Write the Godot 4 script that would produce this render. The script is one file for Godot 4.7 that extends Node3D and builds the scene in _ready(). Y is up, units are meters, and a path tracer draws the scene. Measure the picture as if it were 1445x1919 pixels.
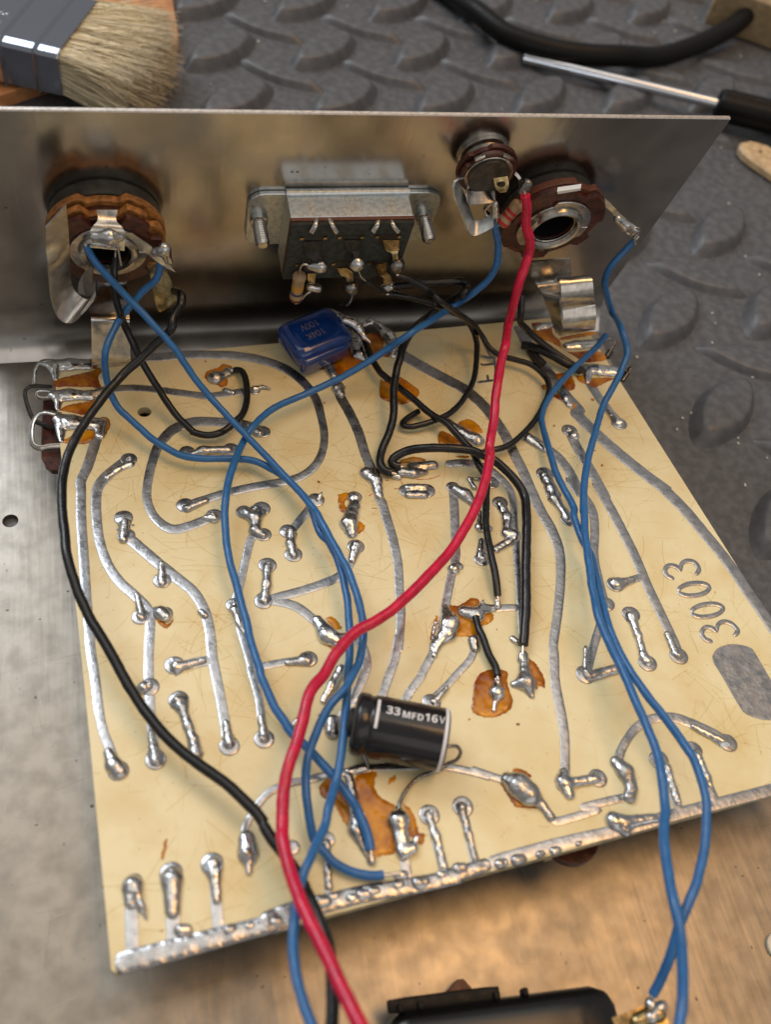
extends Node3D
# An old effects-pedal circuit board, solder side up, lying in its opened steel chassis on a workbench mat.
# Lengths inside the builders are millimetres; commit() turns them into metres.
# board frame: x across the board, y up from its copper side, z towards the viewer. panel frame: x along the panel, y up it, z out of it.

class Shape:
	var v := PackedVector3Array()
	var f := PackedInt32Array()
	var uv := PackedVector2Array()
	var col := PackedColorArray()
	func p(x: Vector3) -> int:
		v.append(x)
		return v.size() - 1
	func tri(a: int, b: int, c: int) -> void:
		f.append(a); f.append(b); f.append(c)
	func quad(a: int, b: int, c: int, d: int) -> void:
		tri(a, b, c); tri(a, c, d)
	func face(pts: Array) -> void:
		var s := v.size()
		for q in pts: v.append(q)
		for k in range(1, pts.size() - 1): tri(s, s + k, s + k + 1)
	func add(o: Shape, t := Transform3D()) -> void:
		var s := v.size()
		for q in o.v: v.append(t * q)
		for k in o.f: f.append(k + s)
		uv.append_array(o.uv)
		col.append_array(o.col)
	func mesh() -> ArrayMesh:
		var n := PackedVector3Array()
		n.resize(v.size())
		for k in range(0, f.size(), 3):
			var a := f[k]; var b := f[k + 1]; var c := f[k + 2]
			var m := (v[b] - v[a]).cross(v[c] - v[a])
			n[a] += m; n[b] += m; n[c] += m
		var w := PackedVector3Array()
		w.resize(v.size())
		for k in v.size():
			w[k] = v[k] * 0.001
			n[k] = n[k].normalized() if n[k].length_squared() > 1e-16 else Vector3.UP
		var ix := PackedInt32Array()
		ix.resize(f.size())
		for k in range(0, f.size(), 3):
			ix[k] = f[k]; ix[k + 1] = f[k + 2]; ix[k + 2] = f[k + 1]
		var a := []
		a.resize(Mesh.ARRAY_MAX)
		a[Mesh.ARRAY_VERTEX] = w
		a[Mesh.ARRAY_NORMAL] = n
		a[Mesh.ARRAY_INDEX] = ix
		if uv.size() == v.size(): a[Mesh.ARRAY_TEX_UV] = uv
		if col.size() == v.size(): a[Mesh.ARRAY_COLOR] = col
		var out := ArrayMesh.new()
		out.add_surface_from_arrays(Mesh.PRIMITIVE_TRIANGLES, a)
		return out

var M := {}
var rng := RandomNumberGenerator.new()
var wob := FastNoiseLite.new()
var BOARD := Transform3D(Basis(Vector3(1, 0, 0), Vector3(0, cos(0.10472), -sin(0.10472)), Vector3(0, sin(0.10472), cos(0.10472))), Vector3(0, 0.008, 0))
var ACROSS := Vector3(0.998729, 0, 0.050404)
var LEAN := Vector3(-0.01048, 0.978148, 0.207647)
var FACE := Vector3(-0.049303, -0.207912, 0.976904)
var FOLD := Vector3(-0.010564, 0, -0.014926)
var PANEL := Transform3D(Basis(ACROSS, LEAN, FACE), FOLD)
var CHASSIS := Transform3D(Basis(ACROSS, Vector3.UP, ACROSS.cross(Vector3.UP)), FOLD)
var board: Node3D

func _ready() -> void:
	rng.seed = 7
	wob.seed = 3
	wob.frequency = 0.35
	# ---- camera, light, exposure
	var cam := Camera3D.new()
	cam.name = "camera"
	cam.fov = 59.264
	cam.near = 0.01
	cam.far = 5.0
	cam.transform = Transform3D(Basis(Vector3(0.9511788, 0.1572259, 0.2655915), Vector3(0.14043, 0.5458231, -0.8260488), Vector3(-0.2748422, 0.8230171, 0.4970962)), Vector3(0.0099962, 0.1526958, 0.1339547))
	var att := CameraAttributesPhysical.new()
	att.frustum_focal_length = 20.0
	att.frustum_focus_distance = 0.172
	att.exposure_aperture = 11.0
	cam.attributes = att
	add_child(cam)
	cam.fov = 59.264
	cam.current = true
	var e := Environment.new()
	e.background_mode = Environment.BG_COLOR
	e.background_color = Color(0.54, 0.53, 0.52)
	e.background_energy_multiplier = 1.0
	e.tonemap_mode = Environment.TONE_MAPPER_LINEAR
	e.tonemap_exposure = 1.25
	e.sdfgi_enabled = true; e.ssao_enabled = true; e.ssil_enabled = true
	var we := WorldEnvironment.new()
	we.name = "room_air"
	we.environment = e
	add_child(we)
	window_light("window_light", Vector3(-0.42, 0.95, -0.85), Vector2(0.62, 0.42), Color(0.95, 0.97, 1.0), 0.46)
	window_light("sky_panel_light", Vector3(-0.75, 1.0, -1.15), Vector2(1.6, 0.9), Color(0.84, 0.93, 1.0), 0.22)
	window_light("ceiling_light", Vector3(-0.05, 1.5, -0.42), Vector2(1.9, 0.85), Color(1.0, 0.98, 0.94), 0.45)
	window_light("doorway_light", Vector3(0.25, 0.80, 1.05), Vector2(1.5, 0.7), Color(1.0, 0.965, 0.94), 0.17)
	window_light("lamp_light", Vector3(0.40, 1.15, 0.06), Vector2(0.46, 0.46), Color(1.0, 0.74, 0.42), 0.27)
	materials()
	# ---- structure
	bench_mat()
	chassis()
	# ---- the board
	board = thing("circuit_board", "cream circuit board, solder side up, with tinned traces and amber flux stains", "circuit board", BOARD)
	substrate()
	board_traces()
	board_joints()
	board_stains()
	# ---- what is mounted on the panel and under the board
	jack_left()
	jack_right()
	jack_small()
	slide_switch()
	resistors()
	film_capacitor()
	can_capacitor()
	pots()
	foot_block()
	# ---- wires
	wires()
	# ---- tools behind
	brush()
	tools()

func window_light(called: String, at: Vector3, size: Vector2, c: Color, energy: float) -> void:
	var l := AreaLight3D.new()
	l.name = called
	l.area_size = size
	l.area_normalize_energy = true
	l.light_color = c
	l.light_energy = energy
	l.shadow_enabled = true
	add_child(l)
	l.look_at_from_position(at, Vector3(0.06, 0.01, 0.05), Vector3(0.1, 0, 1))

# ------------------------------------------------------------------ nodes
var used := {}
func numbered(called: String) -> String:
	var k: int = used.get(called, 0)
	used[called] = k + 1
	return called if k == 0 else "%s_%03d" % [called, k]

func tag(o: Node3D, label: String, category: String, group := "", kind := "") -> Node3D:
	if label: o.set_meta("label", label)
	if category: o.set_meta("category", category)
	if group: o.set_meta("group", group)
	if kind: o.set_meta("kind", kind)
	return o

func thing(called: String, label: String, category: String, at := Transform3D(), group := "") -> Node3D:
	var o := Node3D.new()
	o.name = numbered(called)
	add_child(o)
	o.transform = at
	return tag(o, label, category, group)

func part(called: String, s: Shape, mat: Material, parent: Node3D) -> MeshInstance3D:
	var o := MeshInstance3D.new()
	o.name = called
	o.mesh = s.mesh()
	o.material_override = mat
	var key := str(parent.get_instance_id()) + called
	var k: int = used.get(key, 0)
	used[key] = k + 1
	if k: o.name = "%s_%03d" % [called, k]
	parent.add_child(o, true)
	return o

# ------------------------------------------------------------------ shapes
func spline(a: Array, dim: int, step: float) -> Array:   # Catmull-Rom through points of dim numbers, returned as arrays
	var n := a.size() / dim
	var out := []
	for i in n - 1:
		var q := []
		for k in [maxi(i - 1, 0), i, i + 1, mini(i + 2, n - 1)]:
			var w := []
			for d in dim: w.append(float(a[k * dim + d]))
			q.append(w)
		var L := 0.0
		for d in mini(dim, 3): L += pow(q[2][d] - q[1][d], 2)
		var m := maxi(1, int(ceil(sqrt(L) / step)))
		for j in m:
			var t := float(j) / m
			var w := []
			for d in dim:
				var m1: float = (q[2][d] - q[0][d]) * 0.5
				var m2: float = (q[3][d] - q[1][d]) * 0.5
				w.append((2*t*t*t - 3*t*t + 1) * q[1][d] + (t*t*t - 2*t*t + t) * m1 + (-2*t*t*t + 3*t*t) * q[2][d] + (t*t*t - t*t) * m2)
			out.append(w)
	var last := []
	for d in dim: last.append(float(a[(n - 1) * dim + d]))
	out.append(last)
	return out

func vecs(a: Array, step := 0.6) -> PackedVector3Array:
	var o := PackedVector3Array()
	for q in spline(a, 3, step): o.append(Vector3(q[0], q[1], q[2]))
	return o

func tube(pts: PackedVector3Array, r: float, seg := 10, flat := 1.0, r_end := -1.0, lump := 0.0) -> Shape:
	var s := Shape.new()
	var n := pts.size()
	var up := Vector3.UP
	var t0 := (pts[1] - pts[0]).normalized()
	if absf(t0.y) > 0.9: up = Vector3.RIGHT
	var side := t0.cross(up).normalized()
	var dist := 0.0
	for i in n:
		var t := (pts[mini(i + 1, n - 1)] - pts[maxi(i - 1, 0)]).normalized()
		side = (side - t * side.dot(t)).normalized()
		var b := side.cross(t)
		var rr := r if r_end < 0 else lerpf(r, r_end, float(i) / (n - 1))
		if lump > 0: rr *= 1.0 + lump * wob.get_noise_3dv(pts[i] * 1.1)
		for k in seg:
			var a := TAU * k / seg
			s.p(pts[i] + side * cos(a) * rr + b * sin(a) * rr * flat)
	for i in n - 1:
		for k in seg:
			var k2 := (k + 1) % seg
			s.quad(i * seg + k, i * seg + k2, (i + 1) * seg + k2, (i + 1) * seg + k)
	for endp in [0, n - 1]:
		var ring := []
		for k in seg: ring.append(s.v[endp * seg + (seg - 1 - k if endp == 0 else k)])
		s.face(ring)
	return s

func lathe(profile: Array, seg := 32, t := Transform3D()) -> Shape:   # [r, z, r, z ...] about the z axis, hard edges between segments
	var s := Shape.new()
	for i in range(0, profile.size() - 2, 2):
		var r0: float = profile[i]; var z0: float = profile[i + 1]; var r1: float = profile[i + 2]; var z1: float = profile[i + 3]
		var st := s.v.size()
		for k in seg + 1:
			var a := TAU * k / seg
			s.p(t * Vector3(cos(a) * r0, sin(a) * r0, z0))
			s.p(t * Vector3(cos(a) * r1, sin(a) * r1, z1))
		for k in seg:
			s.quad(st + k * 2, st + k * 2 + 2, st + k * 2 + 3, st + k * 2 + 1)
	return s

func prism(poly: PackedVector2Array, z0: float, z1: float, bevel := 0.0, t := Transform3D()) -> Shape:   # outline in xy, thickness along z
	var s := Shape.new()
	if Geometry2D.is_polygon_clockwise(poly) == false: pass
	var area := 0.0
	var n := poly.size()
	for i in n: area += poly[i].cross(poly[(i + 1) % n])
	if area < 0: poly.reverse()
	var inner := PackedVector2Array()
	for i in n:
		var d0 := (poly[i] - poly[(i + n - 1) % n]).normalized()
		var d1 := (poly[(i + 1) % n] - poly[i]).normalized()
		var nn := (Vector2(-d0.y, d0.x) + Vector2(-d1.y, d1.x))
		var l := maxf(nn.length(), 0.4)
		inner.append(poly[i] + nn / l * bevel * 2.0 / l)
	var ix := Geometry2D.triangulate_polygon(inner)
	for top in [true, false]:
		var st := s.v.size()
		for q in inner: s.p(t * Vector3(q.x, q.y, z1 if top else z0))
		for k in range(0, ix.size(), 3):
			var a := ix[k]; var b := ix[k + 1]; var c := ix[k + 2]
			var ccw := (inner[b] - inner[a]).cross(inner[c] - inner[a]) > 0
			if ccw == top: s.tri(st + a, st + b, st + c)
			else: s.tri(st + a, st + c, st + b)
	for i in n:
		var j := (i + 1) % n
		var a := poly[i]; var b := poly[j]
		s.face([t * Vector3(a.x, a.y, z0 + bevel), t * Vector3(b.x, b.y, z0 + bevel), t * Vector3(b.x, b.y, z1 - bevel), t * Vector3(a.x, a.y, z1 - bevel)])
		if bevel > 0:
			var c := inner[i]; var d := inner[j]
			s.face([t * Vector3(a.x, a.y, z1 - bevel), t * Vector3(b.x, b.y, z1 - bevel), t * Vector3(d.x, d.y, z1), t * Vector3(c.x, c.y, z1)])
			s.face([t * Vector3(c.x, c.y, z0), t * Vector3(d.x, d.y, z0), t * Vector3(b.x, b.y, z0 + bevel), t * Vector3(a.x, a.y, z0 + bevel)])
	return s

func rect(w: float, h: float, r: float, at := Vector2.ZERO, seg := 5) -> PackedVector2Array:
	var o := PackedVector2Array()
	for c in 4:
		var cx := (w * 0.5 - r) * (1 if c == 0 or c == 3 else -1)
		var cy := (h * 0.5 - r) * (1 if c < 2 else -1)
		for k in seg + 1:
			var a := PI * 0.5 * (c + float(k) / seg)
			o.append(at + Vector2(cx + cos(a) * r, cy + sin(a) * r))
	return o

func pad_box(size: Vector3, r: float, n: int, t := Transform3D()) -> Shape:   # a pillow-edged block
	var s := Shape.new()
	var core := size * 0.5 - Vector3.ONE * r
	for ax in 3:
		for sg in [-1.0, 1.0]:
			var st := s.v.size()
			for i in n + 1:
				for j in n + 1:
					var q := Vector3.ZERO
					q[ax] = sg
					q[(ax + 1) % 3] = sin((2.0 * i / n - 1.0) * PI * 0.5)
					q[(ax + 2) % 3] = sin((2.0 * j / n - 1.0) * PI * 0.5)
					q *= size * 0.5
					var c := q.clamp(-core, core)
					s.p(t * (c + (q - c).normalized() * r))
			for i in n:
				for j in n:
					var a := st + i * (n + 1) + j
					if sg > 0: s.quad(a, a + n + 1, a + n + 2, a + 1)
					else: s.quad(a, a + 1, a + n + 2, a + n + 1)
	return s

func strip(rows: Array, thick: float, step := 0.8) -> Shape:   # bent sheet metal between two edge lines: six numbers a row
	var s := Shape.new()
	var R := spline(rows, 6, step)
	var A := PackedVector3Array(); var B := PackedVector3Array(); var N := PackedVector3Array()
	for q in R:
		A.append(Vector3(q[0], q[1], q[2])); B.append(Vector3(q[3], q[4], q[5]))
	for i in A.size():
		var t := (A[mini(i + 1, A.size() - 1)] - A[maxi(i - 1, 0)] + B[mini(i + 1, A.size() - 1)] - B[maxi(i - 1, 0)])
		N.append((B[i] - A[i]).cross(t).normalized() * thick * 0.5)
	for sg in [1.0, -1.0]:
		var st := s.v.size()
		for i in A.size():
			for k in 4: s.p(A[i].lerp(B[i], k / 3.0) + N[i] * sg)
		for i in A.size() - 1:
			for k in 3:
				var a := st + i * 4 + k
				if sg > 0: s.quad(a, a + 1, a + 5, a + 4)
				else: s.quad(a, a + 4, a + 5, a + 1)
	for i in A.size() - 1:
		s.face([A[i] + N[i], A[i + 1] + N[i + 1], A[i + 1] - N[i + 1], A[i] - N[i]])
		s.face([B[i] - N[i], B[i + 1] - N[i + 1], B[i + 1] + N[i + 1], B[i] + N[i]])
	for i in [0, A.size() - 1]:
		s.face([A[i] + N[i], A[i] - N[i], B[i] - N[i], B[i] + N[i]])
	return s

# smooth union of flattened balls (x, z, r, squash) on the board and of tapered rods (x, y, z, r ...), meshed as surface nets
func nets(pads: Array, rods: Array, k: float, cell: float, amp: float, floor_y := -1e9, low := 1.0) -> Shape:
	var lo := Vector3.ONE * 1e9
	var hi := -lo
	var P := []
	for i in range(0, pads.size(), 4):
		var c := Vector3(pads[i], 0, pads[i + 1])
		var r: float = pads[i + 2]
		P.append([0, c, Vector3(r, r * pads[i + 3], r), r * pads[i + 3]])
		lo = lo.min(c - Vector3.ONE * r); hi = hi.max(c + Vector3.ONE * r)
	for rod in rods:
		var m: int = rod.size() / 5
		for i in maxi(1, m - 1):
			var j := mini(i + 1, m - 1)
			var a := Vector3(rod[i*5], rod[i*5+1] * low, rod[i*5+2]); var b := Vector3(rod[j*5], rod[j*5+1] * low, rod[j*5+2])
			P.append([1, a, b - a, float(rod[i*5+3+0]) if rod.size() < 4 else float(rod[i*5+3]), float(rod[j*5+3])])
			var w := Vector3.ONE * maxf(rod[i*5+3], rod[j*5+3])
			lo = lo.min(a.min(b) - w); hi = hi.max(a.max(b) + w)
	lo -= Vector3.ONE * cell * 2.2; hi += Vector3.ONE * cell * 2.2
	lo.y = maxf(lo.y, floor_y)
	var nx := int((hi.x - lo.x) / cell) + 2; var ny := int((hi.y - lo.y) / cell) + 2; var nz := int((hi.z - lo.z) / cell) + 2
	var g := PackedFloat32Array()
	g.resize(nx * ny * nz)
	var at := 0
	for z in nz:
		for y in ny:
			for x in nx:
				var q := lo + Vector3(x, y, z) * cell
				var d := 1e3
				for c in P:
					var e: float
					if c[0] == 0:
						var w: Vector3 = (q - c[1]) / c[2]
						e = (w.length() - 1.0) * c[3]
					else:
						var ab: Vector3 = c[2]
						var pa: Vector3 = q - c[1]
						pa.y /= low
						ab.y /= low
						var t := clampf(pa.dot(ab) / maxf(ab.length_squared(), 1e-6), 0.0, 1.0)
						e = (pa - ab * t).length() - lerpf(c[3], c[4], t)
					var h := maxf(k - absf(d - e), 0.0) / k
					d = minf(d, e) - h * h * k * 0.25
				if amp > 0 and absf(d) < 0.8: d += amp * wob.get_noise_3dv(q * 2.6)
				g[at] = d
				at += 1
	var s := Shape.new()
	var id := PackedInt32Array()
	id.resize(g.size())
	id.fill(-1)
	var off := [0, 1, nx, nx + 1, nx * ny, nx * ny + 1, nx * ny + nx, nx * ny + nx + 1]
	var cor := [Vector3(0,0,0), Vector3(1,0,0), Vector3(0,1,0), Vector3(1,1,0), Vector3(0,0,1), Vector3(1,0,1), Vector3(0,1,1), Vector3(1,1,1)]
	var edges := [[0,1],[2,3],[4,5],[6,7],[0,2],[1,3],[4,6],[5,7],[0,4],[1,5],[2,6],[3,7]]
	for z in nz - 1:
		for y in ny - 1:
			for x in nx - 1:
				var b := x + nx * (y + ny * z)
				var neg := 0
				for o in off:
					if g[b + o] < 0: neg += 1
				if neg == 0 or neg == 8: continue
				var sum := Vector3.ZERO
				var cnt := 0
				for ed in edges:
					var ga := g[b + off[ed[0]]]; var gb := g[b + off[ed[1]]]
					if (ga < 0) != (gb < 0):
						sum += cor[ed[0]].lerp(cor[ed[1]], ga / (ga - gb)); cnt += 1
				id[b] = s.p(lo + (Vector3(x, y, z) + sum / cnt) * cell)
	for z in range(1, nz - 1):
		for y in range(1, ny - 1):
			for x in range(1, nx - 1):
				var b := x + nx * (y + ny * z)
				var inside := g[b] < 0
				for ax in 3:
					var st: int = [1, nx, nx * ny][ax]
					if (g[b + st] < 0) == inside: continue
					var u: int = [nx, nx * ny, 1][ax]; var w: int = [nx * ny, 1, nx][ax]
					var q0 := id[b]; var q1 := id[b - u]; var q2 := id[b - u - w]; var q3 := id[b - w]
					if q0 < 0 or q1 < 0 or q2 < 0 or q3 < 0: continue
					if inside: s.quad(q0, q1, q2, q3)
					else: s.quad(q0, q3, q2, q1)
	return s

func rods4(l: Array) -> Array:   # x, y, z, r lists -> the five-number rods of nets
	return l

# ------------------------------------------------------------------ materials
func tex_noise(sd: int, freq: float, lo: float, hi: float, size := 512, oct := 5, stretch := 1, specks := 0, speck_tone := 0.5) -> Image:
	var n := FastNoiseLite.new()
	n.seed = sd
	n.frequency = freq
	n.fractal_octaves = oct
	var im := n.get_seamless_image(size, size / stretch)
	if stretch > 1: im.resize(size, size, Image.INTERPOLATE_CUBIC)
	im.convert(Image.FORMAT_RGB8)
	var o := im.get_data()
	for k in o.size(): o[k] = int(clampf(lerpf(lo, hi, o[k] / 255.0), 0, 1) * 255.0)
	im = Image.create_from_data(size, size, false, Image.FORMAT_RGB8, o)
	var r := RandomNumberGenerator.new()
	r.seed = sd
	for k in specks:
		var x := r.randi_range(2, size - 4); var y := r.randi_range(2, size - 4)
		var c := im.get_pixel(x, y) * r.randf_range(speck_tone, 1.0)
		c.a = 1
		im.fill_rect(Rect2i(x, y, r.randi_range(1, 3), r.randi_range(1, 3)), c)
	return im

func bump(im: Image, depth: float) -> ImageTexture:
	var b := im.duplicate() as Image
	b.convert(Image.FORMAT_RGBA8)
	b.bump_map_to_normal_map(depth)
	return ImageTexture.create_from_image(b)

func lin(r: float, g: float, b: float, a := 1.0) -> Color:
	return Color(r, g, b, a).linear_to_srgb()

func mat(c: Color, rough: float, metal := 0.0, tex: Texture2D = null, rtex: Texture2D = null, ntex: Texture2D = null, nscale := 1.0, per_mm := 0.04) -> StandardMaterial3D:
	var m := StandardMaterial3D.new()
	m.albedo_color = c
	m.roughness = rough
	m.metallic = metal
	m.metallic_specular = 0.5
	if tex: m.albedo_texture = tex
	if rtex:
		m.roughness_texture = rtex
		m.roughness_texture_channel = BaseMaterial3D.TEXTURE_CHANNEL_RED
	if ntex:
		m.normal_enabled = true
		m.normal_texture = ntex
		m.normal_scale = nscale
	if tex or rtex or ntex:
		m.uv1_triplanar = true
		m.uv1_scale = Vector3.ONE * per_mm * 1000.0
	return m

func materials() -> void:
	var mottle := ImageTexture.create_from_image(tex_noise(11, 0.012, 0.50, 1.12, 512, 6, 1, 500, 0.35))
	var st_im := tex_noise(17, 0.03, 0.86, 1.06, 512, 7, 1, 130, 0.5)
	for k in 520:   # handling scratches along and across the sheet
		var x := rng.randf_range(0, 511); var y := rng.randf_range(0, 511)
		var an := rng.randf_range(-0.25, 0.25) + (PI * 0.5 if k % 3 else 0.0)
		var g := rng.randf_range(0.93, 1.07)
		for q in int(rng.randf_range(6, 40)):
			x = fposmod(x + cos(an), 512.0); y = fposmod(y + sin(an), 512.0)
			var c := st_im.get_pixel(int(x), int(y)) * g
			c.a = 1
			st_im.set_pixel(int(x), int(y), c)
	var stain_t := ImageTexture.create_from_image(st_im)
	var panel_t := ImageTexture.create_from_image(tex_noise(20, 0.012, 0.86, 1.05, 512, 6, 1, 90, 0.4))
	var soft := ImageTexture.create_from_image(tex_noise(12, 0.02, 0.78, 1.06, 512, 5))
	var even := ImageTexture.create_from_image(tex_noise(18, 0.03, 0.84, 1.1, 512, 5))
	var fleck := ImageTexture.create_from_image(tex_noise(19, 0.02, 0.80, 0.95, 512, 4, 1, 900, 1.9))
	var rough := ImageTexture.create_from_image(tex_noise(13, 0.02, 0.55, 1.25, 512, 5))
	var fine_im := tex_noise(14, 0.06, 0.0, 1.0, 512, 4)
	var fine := bump(fine_im, 2.0)
	var streak := bump(tex_noise(15, 0.09, 0.0, 1.0, 512, 4, 16), 1.2)
	var grit := bump(tex_noise(16, 0.22, 0.0, 1.0, 512, 3), 3.0)
	M.steel = mat(lin(0.335, 0.312, 0.275), 0.40, 1.0, stain_t, even, streak, 0.10, 0.012)
	M.panel = mat(lin(0.53, 0.51, 0.48), 0.23, 1.0, panel_t, even, streak, 0.07, 0.012)
	M.steel_edge = mat(lin(0.62, 0.58, 0.54), 0.4, 1.0, soft, null, fine, 0.6, 0.1)
	M.spring = mat(lin(0.60, 0.57, 0.52), 0.25, 1.0, soft, rough, fine, 0.15, 0.06)
	M.zinc = mat(lin(0.66, 0.71, 0.72), 0.38, 1.0, even, even, fine, 0.08, 0.05)
	M.trace = mat(lin(0.50, 0.505, 0.52), 0.34, 1.0, even, rough, fine, 0.2, 0.03)
	M.bus = mat(lin(0.48, 0.48, 0.485), 0.28, 1.0, soft, rough, fine, 0.4, 0.05)
	M.pad = mat(lin(0.50, 0.50, 0.515), 0.32, 1.0, soft, rough, fine, 0.25, 0.05)
	M.solder = mat(lin(0.72, 0.715, 0.71), 0.23, 1.0, soft, rough, fine, 0.2, 0.05)
	M.grey_solder = mat(lin(0.56, 0.555, 0.55), 0.32, 1.0, soft, rough, fine, 0.4, 0.05)
	M.cream = mat(lin(0.85, 0.78, 0.62), 0.5)
	M.dull_solder = mat(lin(0.40, 0.38, 0.36), 0.3, 1.0, mottle, rough, fine, 0.7, 0.12)
	M.wire_tin = mat(lin(0.66, 0.63, 0.58), 0.2, 1.0)
	M.brass = mat(lin(0.60, 0.45, 0.22), 0.28, 1.0, mottle, rough, fine, 0.3, 0.1)
	M.oxide = mat(lin(0.05, 0.045, 0.04), 0.45, 0.4, mottle, null, fine, 0.5, 0.1)
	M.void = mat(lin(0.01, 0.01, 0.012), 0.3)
	M.black_ring = mat(lin(0.06, 0.050, 0.036), 0.42, 0.0, mottle, rough, grit, 0.5, 0.06)
	M.phenolic = mat(lin(0.60, 0.25, 0.06), 0.5, 0.0, mottle, rough, grit, 0.5, 0.08)
	M.brown_edge = mat(lin(0.17, 0.055, 0.025), 0.45, 0.0, soft, rough, grit, 0.4, 0.08)
	M.maroon = mat(lin(0.11, 0.030, 0.018), 0.38, 0.0, mottle, rough, fine, 0.4, 0.06)
	M.paxolin = mat(lin(0.06, 0.066, 0.06), 0.62, 0.0, soft, even, fine, 0.4, 0.06)
	M.blue_wire = mat(lin(0.034, 0.19, 0.50), 0.36, 0.0, fleck, rough, fine, 0.2, 0.05)
	M.red_wire = mat(lin(0.70, 0.008, 0.062), 0.30, 0.0, soft, rough, fine, 0.15, 0.04)
	M.black_wire = mat(lin(0.009, 0.009, 0.010), 0.30, 0.0, fleck, rough, fine, 0.2, 0.05)
	M.cap_blue = mat(lin(0.003, 0.038, 0.21), 0.16, 0.0, soft)
	M.cap_blue.clearcoat_enabled = true
	M.cap_blue.clearcoat = 0.6
	M.cap_blue.clearcoat_roughness = 0.08
	M.cap_mark = mat(lin(0.15, 0.13, 0.13), 0.4)
	M.cap_black = mat(lin(0.012, 0.012, 0.014), 0.19, 0.0, null, rough, fine, 0.12, 0.06)
	M.rubber = mat(lin(0.02, 0.02, 0.02), 0.6)
	M.white_print = mat(lin(0.8, 0.8, 0.82), 0.5)
	M.gold_print = mat(lin(0.85, 0.80, 0.64), 0.5)
	M.pen = mat(lin(0.50, 0.06, 0.02), 0.7)
	M.resin = [flux(Color.WHITE, 21), flux(Color.WHITE, 22), flux(Color.WHITE, 23)]
	M.resistor = mat(lin(0.50, 0.33, 0.18), 0.32, 0.0, soft)
	M.band_red = mat(lin(0.45, 0.02, 0.02), 0.35); M.band_brown = mat(lin(0.12, 0.03, 0.015), 0.35); M.band_orange = mat(lin(0.60, 0.30, 0.03), 0.35)
	M.band_navy = mat(lin(0.02, 0.05, 0.13), 0.35)
	M.mat = mat(lin(0.112, 0.117, 0.128), 0.42, 0.0, soft, even, grit, 0.24, 0.03)
	M.black_plastic = mat(lin(0.006, 0.006, 0.006), 0.5, 0.0, null, rough, fine, 0.2, 0.05)
	M.black_gloss = mat(lin(0.006, 0.006, 0.006), 0.24)
	M.chrome = mat(lin(0.60, 0.63, 0.68), 0.14, 1.0)
	M.ferrule = mat(lin(0.34, 0.37, 0.43), 0.16, 1.0, null, null, fine, 0.12, 0.03)
	M.copper_board = mat(lin(0.62, 0.29, 0.12), 0.35, 0.0, soft, rough, fine, 0.2, 0.02)
	M.wood = mat(lin(0.70, 0.50, 0.28), 0.45, 0.0, soft, rough, streak, 0.4, 0.03)
	M.tan = mat(lin(0.36, 0.26, 0.14), 0.5, 0.0, soft, rough, streak, 0.4, 0.03)
	M.bristle = mat(Color.WHITE, 0.38)
	M.bristle.vertex_color_use_as_albedo = true
	M.crumb = mat(lin(0.6, 0.58, 0.52), 0.6)
	M.paxolin.metallic_specular = 0.2
	M.black_plastic.metallic_specular = 0.3
	# the board's cream laminate: blotches, specks and fine brown scratches
	var big := tex_noise(31, 0.006, 0.0, 1.0, 1024, 5)
	var med := tex_noise(32, 0.03, 0.0, 1.0, 1024, 4)
	var A := big.get_data(); var B := med.get_data()
	var o := PackedByteArray()
	o.resize(1024 * 1024 * 3)
	for k in 1024 * 1024:
		var a := A[k * 3] / 255.0; var b := B[k * 3] / 255.0
		var w := clampf((a - 0.42) * 1.9, 0, 1) * 0.8 + clampf((b - 0.56) * 2.2, 0, 1) * 0.28
		o[k * 3] = int(lerpf(239, 224, w)); o[k * 3 + 1] = int(lerpf(226, 201, w)); o[k * 3 + 2] = int(lerpf(181, 144, w))
	var im := Image.create_from_data(1024, 1024, false, Image.FORMAT_RGB8, o)
	var hub := PackedVector2Array()
	for k in 40: hub.append(Vector2(rng.randf_range(0, 1023), rng.randf_range(0, 1023)))
	for k in 1300:
		var hb := hub[rng.randi_range(0, 39)]
		var x := hb.x + rng.randfn(0, 70); var y := hb.y + rng.randfn(0, 70); var ang := rng.randf_range(0, TAU); var bend := rng.randf_range(-0.012, 0.012)
		var deep := rng.randf_range(0.85, 0.98); var len := int(rng.randf_range(8, 90))
		for t in len:
			x += cos(ang); y += sin(ang); ang += bend
			var xi := int(x); var yi := int(y)
			if xi < 0 or yi < 0 or xi > 1023 or yi > 1023: break
			var c := im.get_pixel(xi, yi)
			im.set_pixel(xi, yi, Color(c.r * lerpf(1, deep, 0.7), c.g * deep, c.b * deep * deep))
	for k in 260:
		var c := Color(0.45, 0.30, 0.16) if k % 3 else Color(0.2, 0.16, 0.12)
		im.set_pixel(rng.randi_range(1, 1022), rng.randi_range(1, 1022), c)
	var pm := StandardMaterial3D.new()
	pm.albedo_texture = ImageTexture.create_from_image(im)
	pm.roughness = 0.36
	pm.metallic_specular = 0.5
	M.laminate = pm
	M.laminate_edge = mat(lin(0.62, 0.52, 0.30), 0.6, 0.0, soft)

func flux(c: Color, sd: int) -> StandardMaterial3D:
	var m := mat(c, 0.09)
	m.transparency = BaseMaterial3D.TRANSPARENCY_ALPHA
	m.vertex_color_use_as_albedo = true
	return m

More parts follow.
